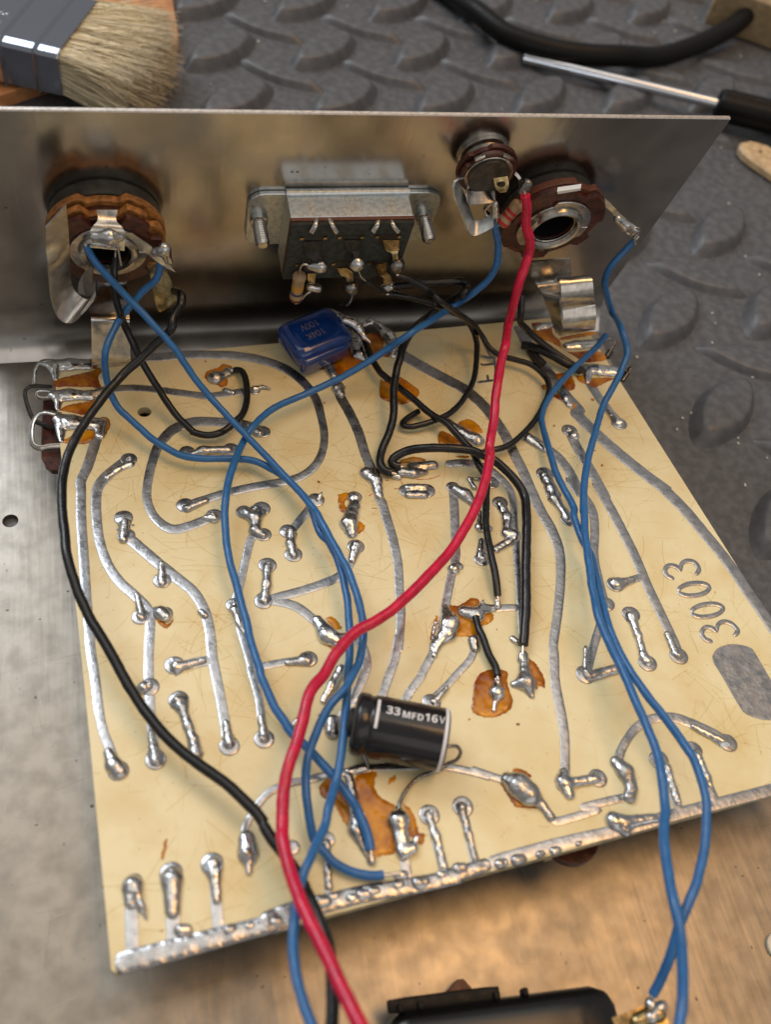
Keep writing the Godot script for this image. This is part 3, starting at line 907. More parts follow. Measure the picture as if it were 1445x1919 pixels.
func board_joints():
	joint("solder_joint", [11.93,28.86,1.55,0.22], [[11.92,0.1,30.14,0.67,9.67,0.2,31.03,0.57,7.58,0.3,32.92,0.52]], 0.45)
	joint("solder_joint", [9.46,42.73,1.66,0.35,9.47,46.85,1.59,0.22], [[9.62,0.7,43.95,0.59,8.86,0.5,47.71,0.63]], 0.45)
	joint("solder_joint", [14.24,57.49,1.55,0.22], [[14.62,0.5,54.09,0.49,14.17,0.5,58.24,0.57]], 0.45)
	joint("solder_joint", [9.92,64.08,1.49,0.22], [[9.83,0.5,59.71,0.47,10.13,0.4,64.38,0.55]], 0.45)
	joint("solder_joint", [13.65,64.32,1.46,0.8], [[12.48,0.4,63.55,0.64,13.81,0.7,65.08,0.86]], 0.45)
	joint("solder_joint", [], [[19.66,0.2,65.16,0.57,20.08,0.3,65.98,0.61]], 0.45)
	joint("solder_joint", [20.51,41.78,1.62,0.35], [[20.75,0.5,42.72,0.57,24.43,0.3,41.46,0.53]], 0.45)
	joint("solder_joint", [25.25,45.19,1.57,0.22], [[23.77,0.3,45.47,0.61,25.11,0.3,46.03,0.71]], 0.45)
	joint("solder_joint", [3.66,89.84,1.55,0.3], [[2.57,0.4,86.81,0.67,3.14,0.5,88.96,0.93,3.78,0.4,90.05,0.92]], 0.45)
	joint("solder_joint", [9.05,89.38,1.57,0.22], [[8.96,0.4,84.99,0.5,9.13,0.4,89.83,0.63]], 0.45)
	joint("solder_joint", [13.75,80.43,1.61,0.45,14.7,89.7,1.26,0.22], [[14.03,0.4,81.92,0.75,14.48,0.4,85.21,0.63,14.85,0.4,87.37,0.62,14.91,0.4,89.93,0.77]], 0.45)
	joint("solder_joint", [19.95,89.64,1.58,0.22], [[20.13,0.5,86.02,0.56,19.98,0.4,89.45,0.6]], 0.45)
	joint("solder_joint", [25.29,89.71,1.58,0.22], [[25.51,0.5,86.17,0.48,25.38,0.4,89.79,0.56]], 0.45)
	joint("solder_joint", [13.93,74.18,1.6,0.22], [[14.11,0.5,74.79,0.63,18.58,0.4,74.41,0.49]], 0.45)
	joint("solder_joint", [9.68,77.19,1.56,0.4], [[8.76,0.4,77.21,0.85]], 0.45)
	joint("solder_joint", [30.67,45.27,1.5,0.22,33.92,45.06,1.66,0.22,33.07,51.04,1.48,0.22], [[30.61,0.4,45.59,0.77,32.25,0.6,47.16,1.01,33.69,0.4,46.15,0.68], [32.37,0.6,47.18,0.86,31.7,0.5,49.94,0.81,32.88,0.4,51.32,0.71]], 0.45)
	joint("solder_joint", [37.57,51.12,1.57,0.3,37.37,56.42,1.61,0.22], [[38,0.6,51.83,0.72,37.38,0.5,54.08,0.64,37.4,0.4,56.72,0.61]], 0.45)
	joint("solder_joint", [44.31,44.84,1.65,0.4], [[44.75,0.5,45.01,0.4,45.63,1.1,43.86,0.23]], 0.45)
	joint("solder_joint", [51.67,45.5,1.48,0.7,48.86,56.82,1.61,0.35], [[51.06,0.3,47.63,1.06,48.94,0.5,51.6,1.43,48.91,0.2,53.73,0.98], [48.99,0.2,56.69,0.97,47.44,0.15,59.68,0.67]], 0.45)
	joint("solder_joint", [32.4,57.82,1.63,0.22,30.21,65.05,1.58,0.22], [[32.25,0.5,58.44,0.69,31.44,0.6,61.8,0.64,30.42,0.4,65.08,0.63]], 0.45)
	joint("solder_joint", [], [[38.28,0.2,70.66,0.86,39.26,0.4,74.06,1.47,40.35,0.4,75.2,1.11,42,0.3,75.1,0.89]], 0.45)
	joint("solder_joint", [35.15,77.59,1.48,0.45], [[31.69,0.2,77.59,0.56,34.71,0.3,77.92,0.61]], 0.45)
	joint("solder_joint", [25.25,64.86,1.44,0.22], [[25.16,0.4,65.92,0.66,25.51,0.3,68.86,0.57,25.98,0.2,70.48,0.52]], 0.45)
	joint("solder_joint", [56.52,15.68,1.24,0.7], [[55.62,0.9,5.77,1.35,55.72,0.7,9.56,1,56.06,0.5,12.32,0.8], [55.92,0.5,16.15,1.11,56.2,0.2,17.76,0.92]], 0.45)
	joint("solder_joint", [22.78,28.7,1.5,0.22,31.07,29.39,1.53,0.22], [[23.91,0.4,29.62,0.55,25.76,0.5,29.14,0.85,30.51,0.4,29.67,0.71]], 0.45)
	joint("solder_joint", [31.57,9.14,1.63,0.8], [[31.52,0.3,9.46,1.41,34.02,0.4,8.51,0.82,35.41,0.6,8.52,0.38]], 0.45)
	joint("solder_joint", [38.79,14.03,1.2,0.5], [[38.97,0.5,13.79,0.3,40.51,0.7,13.64,0.27,41.9,0.7,14.33,0.27], [32.9,0.3,13.27,0.59,34.11,0.2,14.13,0.64]], 0.45)
	joint("solder_joint", [38.05,25.82,1.57,0.22], [[35.49,0.4,23.95,0.73,37.16,0.4,26.25,0.88]], 0.45)
	joint("solder_joint", [56.83,40.04,1.53,0.4], [[55.71,0.2,40.02,1.28,56.79,0.4,42.21,1.09,56.46,0.2,46.15,0.78]], 0.45)
	joint("solder_joint", [62.15,45.65,1.57,0.22,66.02,46.34,1.69,0.22], [[62.63,0.4,45.23,0.78,65.65,0.4,45.59,0.63], [62.12,0.3,46.92,0.73,65.19,0.3,47.47,0.63]], 0.45)
	joint("solder_joint", [], [[62.39,0.5,41.11,1.01,64.59,0.6,41.93,0.9,67.22,0.4,42.04,0.43], [64.92,0.2,40.22,1.07,69.33,0.3,40.35,0.97]], 0.45)
	joint("solder_joint", [71.51,46.46,1.39,0.22,79.62,46.67,1.52,0.22], [[71.7,0.2,47.01,0.96,73.1,0.4,48.81,1.17,73.97,0.3,51.09,0.85], [75.21,0.7,45.11,0.24,79.4,0.6,46.1,0.24], [75.21,0.7,45.11,0.24,75.54,0.5,47.43,0.54]], 0.45)
	joint("solder_joint", [79.48,51.84,1.55,0.22], [[79.33,0.3,52.4,0.75,79.41,0.3,55.76,0.9,77.85,0.3,59.39,0.88,79.44,0.2,59.93,0.99], [78.83,0.2,60.78,0.83,74.38,0.2,62.46,0.77]], 0.45)
	joint("solder_joint", [70.99,64.13,1.46,0.22], [[73.19,0.2,56.98,0.88,74.86,0.2,57.62,0.67], [72.41,0.2,60.19,0.66,70.94,0.3,63.73,0.7], [73.14,0.2,57.13,0.67,74.63,0.2,53.47,0.42]], 0.45)
	joint("solder_joint", [66.19,64.71,0.89,0.22], [[65.06,0.3,65.16,0.99]], 0.45)
	joint("solder_joint", [], [[60.79,0.2,72.8,0.67,60.46,0.5,76.12,1.55,59.39,0.4,77.87,1.35,56.9,0.2,79.62,0.69], [58.26,0.3,75.12,0.19,55.61,0.3,80.19,0.18], [57.25,0.3,79.22,0.53,55.88,0.3,81.42,0.48]], 0.45)
	joint("solder_joint", [], [[63.85,0.6,74.53,1.14,65.52,0.6,75.44,1.33,67.25,0.2,74.41,0.96,69.23,0.1,74.61,0.72], [65.79,1.1,76.1,0.28,67.69,1.4,73.18,0.19]], 0.45)
	joint("solder_joint", [], [[63.52,0.3,80.13,0.94,63.23,0.2,81.55,0.78]], 0.45)
	joint("solder_joint", [52.73,89.57,1.57,0.35], [[55.95,0.5,87.71,0.4,53.1,0.5,89.65,0.46]], 0.45)
	joint("solder_joint", [64.05,90.02,1.57,0.85], [[63.18,0.5,91.65,0.42,62.2,0.4,93.3,0.3], [64.56,0.7,88.26,0.38,63.99,0.6,89.8,0.71]], 0.45)
	joint("solder_joint", [], [[71.1,0.3,84.69,0.74,69.89,0.5,87.84,0.78,69.42,0.5,89.62,1.4,69.5,0.2,92.12,0.48], [67.36,0.2,89.53,0.6,69.25,0.4,89.8,0.97]], 0.45)
	joint("solder_joint", [], [[70.41,0.2,81.24,0.6,70.81,0.2,81.89,0.6]], 0.45)
	joint("solder_joint", [], [[60.13,0.3,104.64,1,61.36,0.7,106.02,1.77,62.36,0.7,107.62,1.81], [63.43,0.3,108.73,0.88,63.98,0.2,109.72,0.66,64.56,0.15,111.72,0.7]], 0.45)
	joint("solder_joint", [68.88,107.4,1.58,0.22,74.46,107.79,1.51,0.22], [[69.49,0.3,105.8,0.73,68.62,0.5,107.08,0.86,68.8,0.2,109.07,0.81], [69.18,0.5,107.45,0.68,73.98,0.3,107.8,0.64]], 0.45)
	joint("solder_joint", [93.9,80.93,1.67,0.22,92.24,90.71,1.67,0.22], [[93.63,0.4,81.47,0.83,93.04,0.4,85.18,0.64,92.09,0.4,89.49,0.63,92.21,0.4,90.47,0.8]], 0.45)
	joint("solder_joint", [98.58,90.65,1.69,0.22], [[98.57,0.3,86.28,0.59,98.18,0.4,90.48,0.64]], 0.45)
	joint("solder_joint", [93.91,74.32,1.65,0.5], [[94.01,0.2,74.31,0.91,97.41,0.2,74.09,0.68]], 0.45)
	joint("solder_joint", [80.32,90.45,1.73,0.4], [[82.32,0.8,85.73,0.34,80.45,0.5,89.99,0.42], [80.76,0.2,90.96,0.78,85.73,0.2,90.66,0.85]], 0.45)
	joint("solder_joint", [91.36,46.41,1.8,0.22,90.97,51.72,1.61,0.22,91.54,58.31,1.79,0.22], [[91.17,0.3,47.06,0.98,91.06,0.4,50.45,0.97,90.61,0.3,53.13,1.02,91.19,0.3,56.43,0.7,91.2,0.3,58.09,0.89]], 0.45)
	joint("solder_joint", [90.36,77.98,1.49,0.22], [], 0.45)
	joint("solder_joint", [101.67,35.81,1.73,0.22], [[101.98,0.2,37.43,0.96]], 0.45)
	joint("solder_joint", [113.66,35.65,1.78,0.22], [[113.1,0.3,31.09,0.72,113.36,0.3,35.66,0.85]], 0.45)
	joint("solder_joint", [], [[91.46,0.2,36.38,1.21,93.8,0.2,40.11,0.8]], 0.45)
	joint("solder_joint", [80.63,35.3,1.63,0.85], [[75.35,0.1,28.33,0.95,78.08,0.3,32.63,1.07,80.41,0.4,35.65,1.25]], 0.45)
	joint("solder_joint", [98.82,107.36,1.56,0.22], [[94.32,0.4,103.54,0.52,97.8,0.4,106.87,0.69]], 0.45)
	joint("solder_joint", [], [[78.5,0.3,106.09,0.93,79.21,0.3,107.93,1.3,79.04,0.3,110.64,0.81,78.04,0.3,111.75,0.96]], 0.45)
	joint("solder_joint", [85.75,107.37,1.67,0.22,92.31,107.17,1.53,0.22], [[86.32,0.2,108.72,0.72,85.41,0.2,114.29,0.65], [92.32,0.4,108.22,0.73,92.03,0.3,111.8,0.67,91.99,0.1,113.09,0.55]], 0.45)
	joint("solder_joint", [], [[73.94,0.4,114.49,1.2,75.49,0.5,115.29,0.94,80.42,0.4,115.81,0.69], [74.06,0.2,114.96,1.04,75.01,0.2,116.48,0.83]], 0.45)
	joint("solder_joint", [46.6,107.05,1.59,0.22], [[46.34,0.5,107.18,0.47,46.55,0.4,110.26,0.58,46.18,0.2,114.66,0.68]], 0.45)
	joint("solder_joint", [51.96,107,1.62,0.22], [[51.62,0.5,107.11,0.45,51.36,0.4,111.17,0.48,51.1,0.2,114.69,0.51]], 0.45)
	joint("solder_joint", [], [[42.17,0.4,105.41,0.74,41.76,0.7,106.85,1.43,41.35,0.5,109.25,1,41.13,0.5,111.48,0.99], [41.19,0.8,111.14,0.68,42.54,0.9,111.29,0.59,43.64,1.3,109.87,0.23]], 0.45)
	joint("solder_joint", [], [[36.38,0.3,98.6,0.66,36.26,0.3,101.29,0.56,35.39,0.5,106.63,1.04,35.84,0.3,110.54,0.29]], 0.45)
	joint("solder_joint", [19.64,106.19,1.47,0.25], [[19.6,0.3,106.94,0.6,19.17,0.4,108.94,0.28], [19.83,0.1,104.03,1.09,19.67,0.1,106.01,1.3]], 0.45)
	joint("solder_joint", [30.83,106.93,1.25,0.22], [[30.66,0.4,107.49,0.49,29.94,0.3,111.28,0.44,29.55,0.2,113.32,0.56]], 0.45)
	joint("solder_joint", [25.84,106.84,1.1,0.22], [], 0.45)
	joint("solder_joint", [3.85,106.46,1.44,0.8], [[3.74,0.3,106.74,1.23,3.32,0.4,108.73,0.85], [4.2,1,107.69,0.49,4.64,0.8,109.79,0.4,5.02,0.3,111.36,0.22]], 0.45)
	joint("solder_joint", [8.95,106.27,1.59,0.5], [[8.94,0.4,107.24,1.25,8.48,0.3,111.24,0.92]], 0.45)
	joint("solder_joint", [14.56,106.38,1.6,0.45], [[14.68,0.4,107.62,0.76,14.37,0.2,111.28,0.62]], 0.45)
	joint("solder_joint", [], [[36.25,0.4,89.37,1.07,35.7,0.4,91.03,1.01]], 0.45)
	joint("solder_joint", [], [[39.82,0.3,80.76,0.87,37.72,0.4,83.1,0.67,35.66,0.3,85.54,0.52]], 0.45)
	joint("solder_joint", [], [[30.22,0.2,88.41,0.5,32.16,0.2,87.19,0.51]], 0.45)
	joint("solder_joint", [], [[39.12,0.3,97.71,0.68,36.54,0.2,97.78,0.58]], 0.45)
	joint("solder_joint", [], [[27.63,0.35,115.04,0.96,28.67,0.35,115.18,0.77]], 0.45)
	joint("solder_joint", [], [[29.63,0.35,114.7,0.64,30.35,0.35,114.76,0.52]], 0.45)
	joint("solder_joint", [], [[32.1,0.35,115.55,0.6,32.78,0.35,115.59,0.47]], 0.45)
	joint("solder_joint", [], [[33.59,0.35,115.5,0.78,34.46,0.35,115.59,0.63]], 0.45)
	joint("solder_joint", [], [[35.23,0.35,115.49,0.65,35.96,0.35,115.55,0.52]], 0.45)
	joint("solder_joint", [], [[38.9,0.35,115.56,0.57,39.56,0.35,115.6,0.46]], 0.45)
	joint("solder_joint", [], [[41.88,0.35,115.88,0.89,42.86,0.35,116,0.71]], 0.45)
	joint("solder_joint", [], [[42.07,0.35,116.23,0.7,42.88,0.35,116.23,0.56]], 0.45)
	joint("solder_joint", [], [[45.44,0.35,115.7,0.64,46.19,0.35,115.68,0.5]], 0.45)
	joint("solder_joint", [], [[48.07,0.35,115.48,0.79,48.98,0.35,115.49,0.65]], 0.45)
	joint("solder_joint", [], [[54.3,0.35,116.33,0.73,55.16,0.35,116.32,0.58]], 0.45)
	joint("solder_joint", [], [[56.94,0.35,116.45,0.81,57.88,0.35,116.46,0.66]], 0.45)
	joint("solder_joint", [], [[60.62,0.35,116.53,0.52,61.24,0.35,116.46,0.41]], 0.45)
	joint("solder_joint", [], [[62.94,0.35,116.59,0.6,63.68,0.35,116.56,0.49]], 0.45)
	joint("solder_joint", [], [[66.96,0.35,116.48,0.38,67.45,0.35,116.38,0.3]], 0.45)
	joint("solder_joint", [], [[15.11,0.35,115.42,0.61,15.78,0.35,115.48,0.49]], 0.45)
	joint("solder_joint", [], [[17.83,0.35,115.63,0.49,18.37,0.35,115.64,0.39]], 0.45)
	joint("solder_joint", [], [[21.31,0.35,115.92,0.58,21.96,0.35,115.96,0.46]], 0.45)
	joint("solder_joint", [], [[9.12,0.35,113.87,0.81,10,0.35,113.98,0.65]], 0.45)
	joint("lug_solder", [], [[-1.96,0.5,-0.03,0.48,0.53,0.6,1.1,0.97,3.37,0.6,1.28,1.15,7.06,0.5,1.7,1.01], [0.49,0.5,1.54,0.85,0.37,0.2,4.93,0.39]], 0.6)
	joint("lug_solder", [], [[-0.17,0.4,9.57,0.83,2.44,0.5,10.07,1.06,6.55,0.4,10.8,0.84,8.73,0.3,9.96,0.64], [0.56,0.3,10.84,0.69,0.22,0.2,13.59,0.33]], 0.6)
	joint("lug_solder", [], [[0.35,0.4,16.26,0.9,2.56,0.5,17.72,1.22,5.89,0.5,18.65,0.96,7.79,0.4,18.65,0.77,7.35,0.3,21.88,0.71], [0.47,0.3,18.18,0.81,0.26,0.2,22.18,0.35]], 0.6)
	joint("lug_solder", [], [[112.42,0.4,10.37,0.8,115.12,0.5,10.35,0.95,119.19,0.4,10.27,0.86]], 0.5)
	joint("lug_solder", [], [[113.79,0.5,18.1,0.83,116.17,0.6,19.2,1.16,120.1,0.5,20.3,1.12], [113.46,0.5,19.34,0.92,112.19,0.2,22.32,0.46]], 0.5)
	joint("lug_solder", [], [[107.58,0.3,3.27,0.62,109.74,0.4,2.81,0.72,111.46,0.3,2.38,0.58]], 0.5)
	joint("solder_joint", [], [[104.29,0.2,24.55,0.8,104.66,0.3,26.84,0.88,104.8,0.1,28.76,0.79]], 0.4)
	joint("solder_joint", [], [[63.85,1.2,-1.61,0.98,63.56,0.9,2.23,1.74,63.52,0.5,6.41,1.72,64.21,0.3,7.8,1.03]], 0.6)
	joint("solder_joint", [], [[66.4,1.6,-1.86,0.56,68.32,2.2,-2.5,0.64,69.81,1.8,-1.18,0.78,71.28,0.9,1.67,1.34,72.05,0.4,5.4,1.27,70.7,0.2,7.57,0.91]], 0.6)
func board_stains():
	stain([-0.03,5.31,1.63,4.68,4.22,4.18,7.14,3.5,8.93,2.86,9.4,4.05,8.56,5.26,8.65,7.46,8.81,8.79,6.73,8.15,5.34,7.94,2.56,7.42,-0,7.04], 0, 0.12)
	stain([0.32,13.81,2.18,12.65,4.28,12.35,6.38,12.25,7.94,12.07,7.06,14.03,5.86,15.09,4.69,15.83,3.1,15.07], 0, 0.12)
	stain([0.15,22.36,1.83,21.27,4.33,20.3,5.7,20.13,6.88,20.72,6.3,22.6,4.87,23.53,3.14,23.44,1.44,22.96], 2, 0.12)
	stain([8.05,16.87,9.13,17.25,9.58,18.34,9.37,19.72,8.57,21.59,7.79,22.65,7.77,19.86], 0, 0.12)
	stain([29.4,8.21,30.46,6.73,32.49,6.19,33.78,5.13,35.31,5.98,35.5,7.25,34.15,9.31,33.46,11.63,32.3,12.06,31.37,11.12,29.74,9.47], 1, 0.12)
	stain([57.96,5.06,60.64,2.86,62.83,2.63,66.44,-0.05,69.74,-0.15,70.05,2.56,69.51,5.63,72.17,7.55,69.54,7.95,65.98,6.69,63.46,9.37,61.12,11.53,58.22,12.09,56.57,11.85,56.8,8.92], 0, 0.12)
	stain([52.68,6.84,54.79,6.64,54.74,9.62,52.76,9.33], 2, 0.12)
	stain([65.8,14.66,67.33,15.38,70.11,14.32,72.08,17.06,73.17,19.16,72.25,20.94,68.57,22.73,66.41,21.93,64.33,19.73], 2, 0.12)
	stain([78.32,29.81,80.69,29.04,82.28,30.44,82.65,33.22,80.68,32.9,78.85,31.25], 2, 0.12)
	stain([72.92,32.53,74.32,31.42,76.32,33.53,77.52,35.93,76.16,35.93,72.72,35.14], 1, 0.12)
	stain([63.26,37.82,65.67,37.39,67.48,37.91,68.15,38.87,63.32,38.67], 2, 0.12)
	stain([74.54,38.6,77.53,39.11,76.8,39.54,75.23,39.09], 1, 0.12)
	stain([106.12,3.41,108.68,3.23,111.12,3.37,110.84,5.76,111.5,8.25,110.98,10.54,112.05,12.03,114.61,12.38,117.79,12.49,120.08,13.48,120.1,15.81,117.82,16.15,114.44,16,112.65,13.44,111.17,11.24,109.35,8.64,106.91,6.27], 1, 0.12)
	stain([107.08,1.09,112.38,1.6,111.83,3.46,107.2,3.21], 0, 0.12)
	stain([112.3,6.99,120.8,6.04,120.62,7.23,112.11,7.99], 2, 0.12)
	stain([110.22,19.91,112.03,20.17,112.98,21.27,115.39,21.3,118.97,21.99,116.51,23.05,114.14,23.96,112.83,24.7,111.8,23.3,110.32,21.82], 1, 0.12)
	stain([105.4,18.89,106.94,18.64,109.13,19.12,108.76,23.15,106.77,24.4,105.99,22.43,105.52,20.8], 1, 0.12)
	stain([102.19,25.24,103.53,24.83,104.06,27.34,103.63,27.27], 0, 0.12)
	stain([100.79,21.96,101.91,21.51,101.97,22.76,100.96,23.22], 1, 0.12)
	stain([104.78,28.35,106.34,27.99,106.49,29.21,105.18,30.05,104.41,29.19], 1, 0.12)
	stain([48.84,44.32,50.76,44,50.46,45.62,49.51,46.27,49.46,48.4,48.27,48.5,48.27,46.54], 2, 0.12)
	stain([47.49,53.46,49.09,53.13,50.76,51.22,51.77,52.69,50.38,54,49.01,54.37], 2, 0.12)
	stain([39.71,70.56,41.1,70.57,42.02,72.92,40.74,72.92], 2, 0.12)
	stain([38.67,75.65,40.87,75.98,39.53,76.74], 2, 0.12)
	stain([61.91,72.18,63.29,72.77,66.33,71.73,67.33,72.69,66.36,74.59,68.88,75.7,67.76,77.24,65.15,77.85,64.32,79.4,61.91,78.89,59.98,78.48,61.65,77.41,61.95,75.44,61.21,73.82], 1, 0.12)
	stain([58.7,73.89,58.96,74.53,56.7,78.36,56.26,77.98], 1, 0.12)
	stain([60.59,88.2,62.25,86.43,64.69,86.02,67.15,86.96,66.37,88.94,66.06,92.29,64.72,93.79,62.03,94.32,60.03,93.75,58.79,92.45,59.77,90.11], 1, 0.12)
	stain([71.76,85.21,72.68,86.8,72.93,89.31,72.39,91.2,71.59,90.63,70.63,91.08,70.9,88.86,71.1,86.18], 1, 0.12)
	stain([61.7,103.25,62.84,103.4,64.16,104.88,63.33,105.15,61.62,104.05], 0, 0.12)
	stain([58.72,104.52,60.17,105.32,61.06,107.81,62.91,109.6,64.33,109.05,63.26,109.91,60.49,109.24,59.67,108.37,59.25,106.47], 0, 0.12)
	stain([60.12,107.81,60.67,109.06,59.88,108.42], 1, 0.12)
	stain([34.19,87.67,35.68,87.49,36.11,88.63,36.75,91.71,34.71,91.37,34.74,89.34], 0, 0.12)
	stain([31.6,99.07,33.27,98.11,34.14,99.43,35.01,101.6,36.03,104.01,35.41,107.14,33.9,104.91,33.21,102.13,31.71,100.56], 1, 0.12)
	stain([37.18,98.91,38.81,98.3,40.85,98.52,39.76,101.02,40.43,102.9,41.75,104.19,42.32,105.53,40.71,108.45,39.94,111.01,38.07,111,36.27,110.77,36.05,108.22,36.96,104.95,36.81,102.03], 2, 0.12)
	stain([43.19,104.29,44.2,105.75,44.33,108.4,43.89,110.15,42.71,108.94,43.24,106.47], 2, 0.12)
	stain([44.16,109.29,45.06,109.51,44.24,110.93,43.71,110.34], 2, 0.12)
	stain([42.58,100.19,43.42,99.89,43.02,100.8,41.96,101.05], 2, 0.12)
	stain([11.72,63.39,12.57,64.36,13.62,66.16,14.25,66.29,15.27,65.19,13.81,67.12,12.4,65.65], 1, 0.12)
	stain([8.64,101.61,9.09,101.49,8.65,103.16,8.08,104.22,7.86,103.95], 1, 0.05)
	stain([46.23,40.6,46.06,40.74,45.84,40.84,45.8,40.61,45.75,40.38,45.98,40.35,46.18,40.38], 1, 0.06)
	stain([65.64,96.4,65.4,96.49,65.14,96.58,65.1,96.36,65.08,96.16,65.35,96.11,65.55,96.2], 1, 0.06)
	stain([99.05,34,98.92,34.26,98.69,34.16,98.46,34.06,98.66,33.83,98.89,33.67,99.11,33.76], 1, 0.06)
	stain([104.86,46.39,104.52,46.55,104.2,46.65,104.09,46.41,104.24,46.15,104.54,45.93,104.7,46.16], 1, 0.06)
	stain([111.29,27.82,111.08,28.21,110.68,28.16,110.51,27.89,110.61,27.47,111.04,27.42,111.49,27.38], 1, 0.06)
	stain([104.93,42.23,104.65,42.35,104.39,42.46,104.32,42.24,104.41,42.02,104.67,41.87,104.81,42.03], 1, 0.06)
	stain([46.16,40.51,45.95,40.64,45.72,40.77,45.67,40.52,45.64,40.28,45.87,40.21,46.06,40.29], 1, 0.06)
	stain([30.7,3.86,30.51,4.08,30.28,4.11,30.08,3.94,30.21,3.68,30.38,3.4,30.55,3.64], 1, 0.06)
	stain([52.39,19.76,52.29,19.9,52.16,19.88,52.02,19.81,52.13,19.66,52.23,19.52,52.34,19.63], 1, 0.06)
	stain([46,11.03,45.88,11.13,45.73,11.22,45.7,11.05,45.67,10.88,45.83,10.84,45.96,10.87], 1, 0.06)
	stain([58.06,93.8,57.91,93.9,57.69,93.96,57.66,93.78,57.62,93.59,57.84,93.59,58.04,93.63], 1, 0.06)
	stain([68.5,78.84,68.4,78.92,68.26,78.95,68.24,78.84,68.22,78.71,68.37,78.71,68.5,78.72], 1, 0.06)
	stain([112.5,79.74,112.38,79.82,112.22,79.86,112.22,79.73,112.21,79.61,112.38,79.6,112.51,79.62], 1, 0.06)
	stain([61.06,62.8,60.94,62.85,60.83,62.89,60.79,62.8,60.82,62.7,60.92,62.64,60.99,62.71], 1, 0.06)
	stain([51.79,69.14,51.7,69.2,51.6,69.2,51.52,69.14,51.59,69.06,51.66,68.97,51.73,69.06], 1, 0.06)
	stain([6.99,113.38,6.85,113.46,6.7,113.46,6.55,113.35,6.63,113.23,6.73,113.12,6.86,113.26], 1, 0.06)
	stain([42.83,100.38,42.72,100.5,42.51,100.51,42.45,100.35,42.41,100.17,42.63,100.19,42.84,100.2], 1, 0.06)
	stain([54.08,23.91,54.02,24.01,53.9,24.04,53.87,23.92,53.85,23.79,53.97,23.78,54.1,23.77], 1, 0.06)
	pen_mark([64.96,43.25,0.11,67.49,43.55,0.11,69.88,43.06,0.11])
	pen_mark([59.86,44.73,0.11,60.76,44.89,0.11])
	pen_mark([61.83,43.19,0.11,61.73,43.86,0.11])
	pen_mark([58.78,42.48,0.11,59.32,42.47,0.11])
	pen_mark([54.22,48.61,0.11,55.2,48.86,0.11])
	pen_mark([54.52,45.68,0.11,55.33,45.15,0.11])
	pill([104.74,91.98,106.6,90.75,109.66,90.59,112.54,91.86,112.92,93.41,112.86,98.51,112.94,103.45,112.06,105.05,109.52,105.51,107.03,104.94,104.82,103.41,104.39,101.53,104.35,95.7,104.23,93.15])
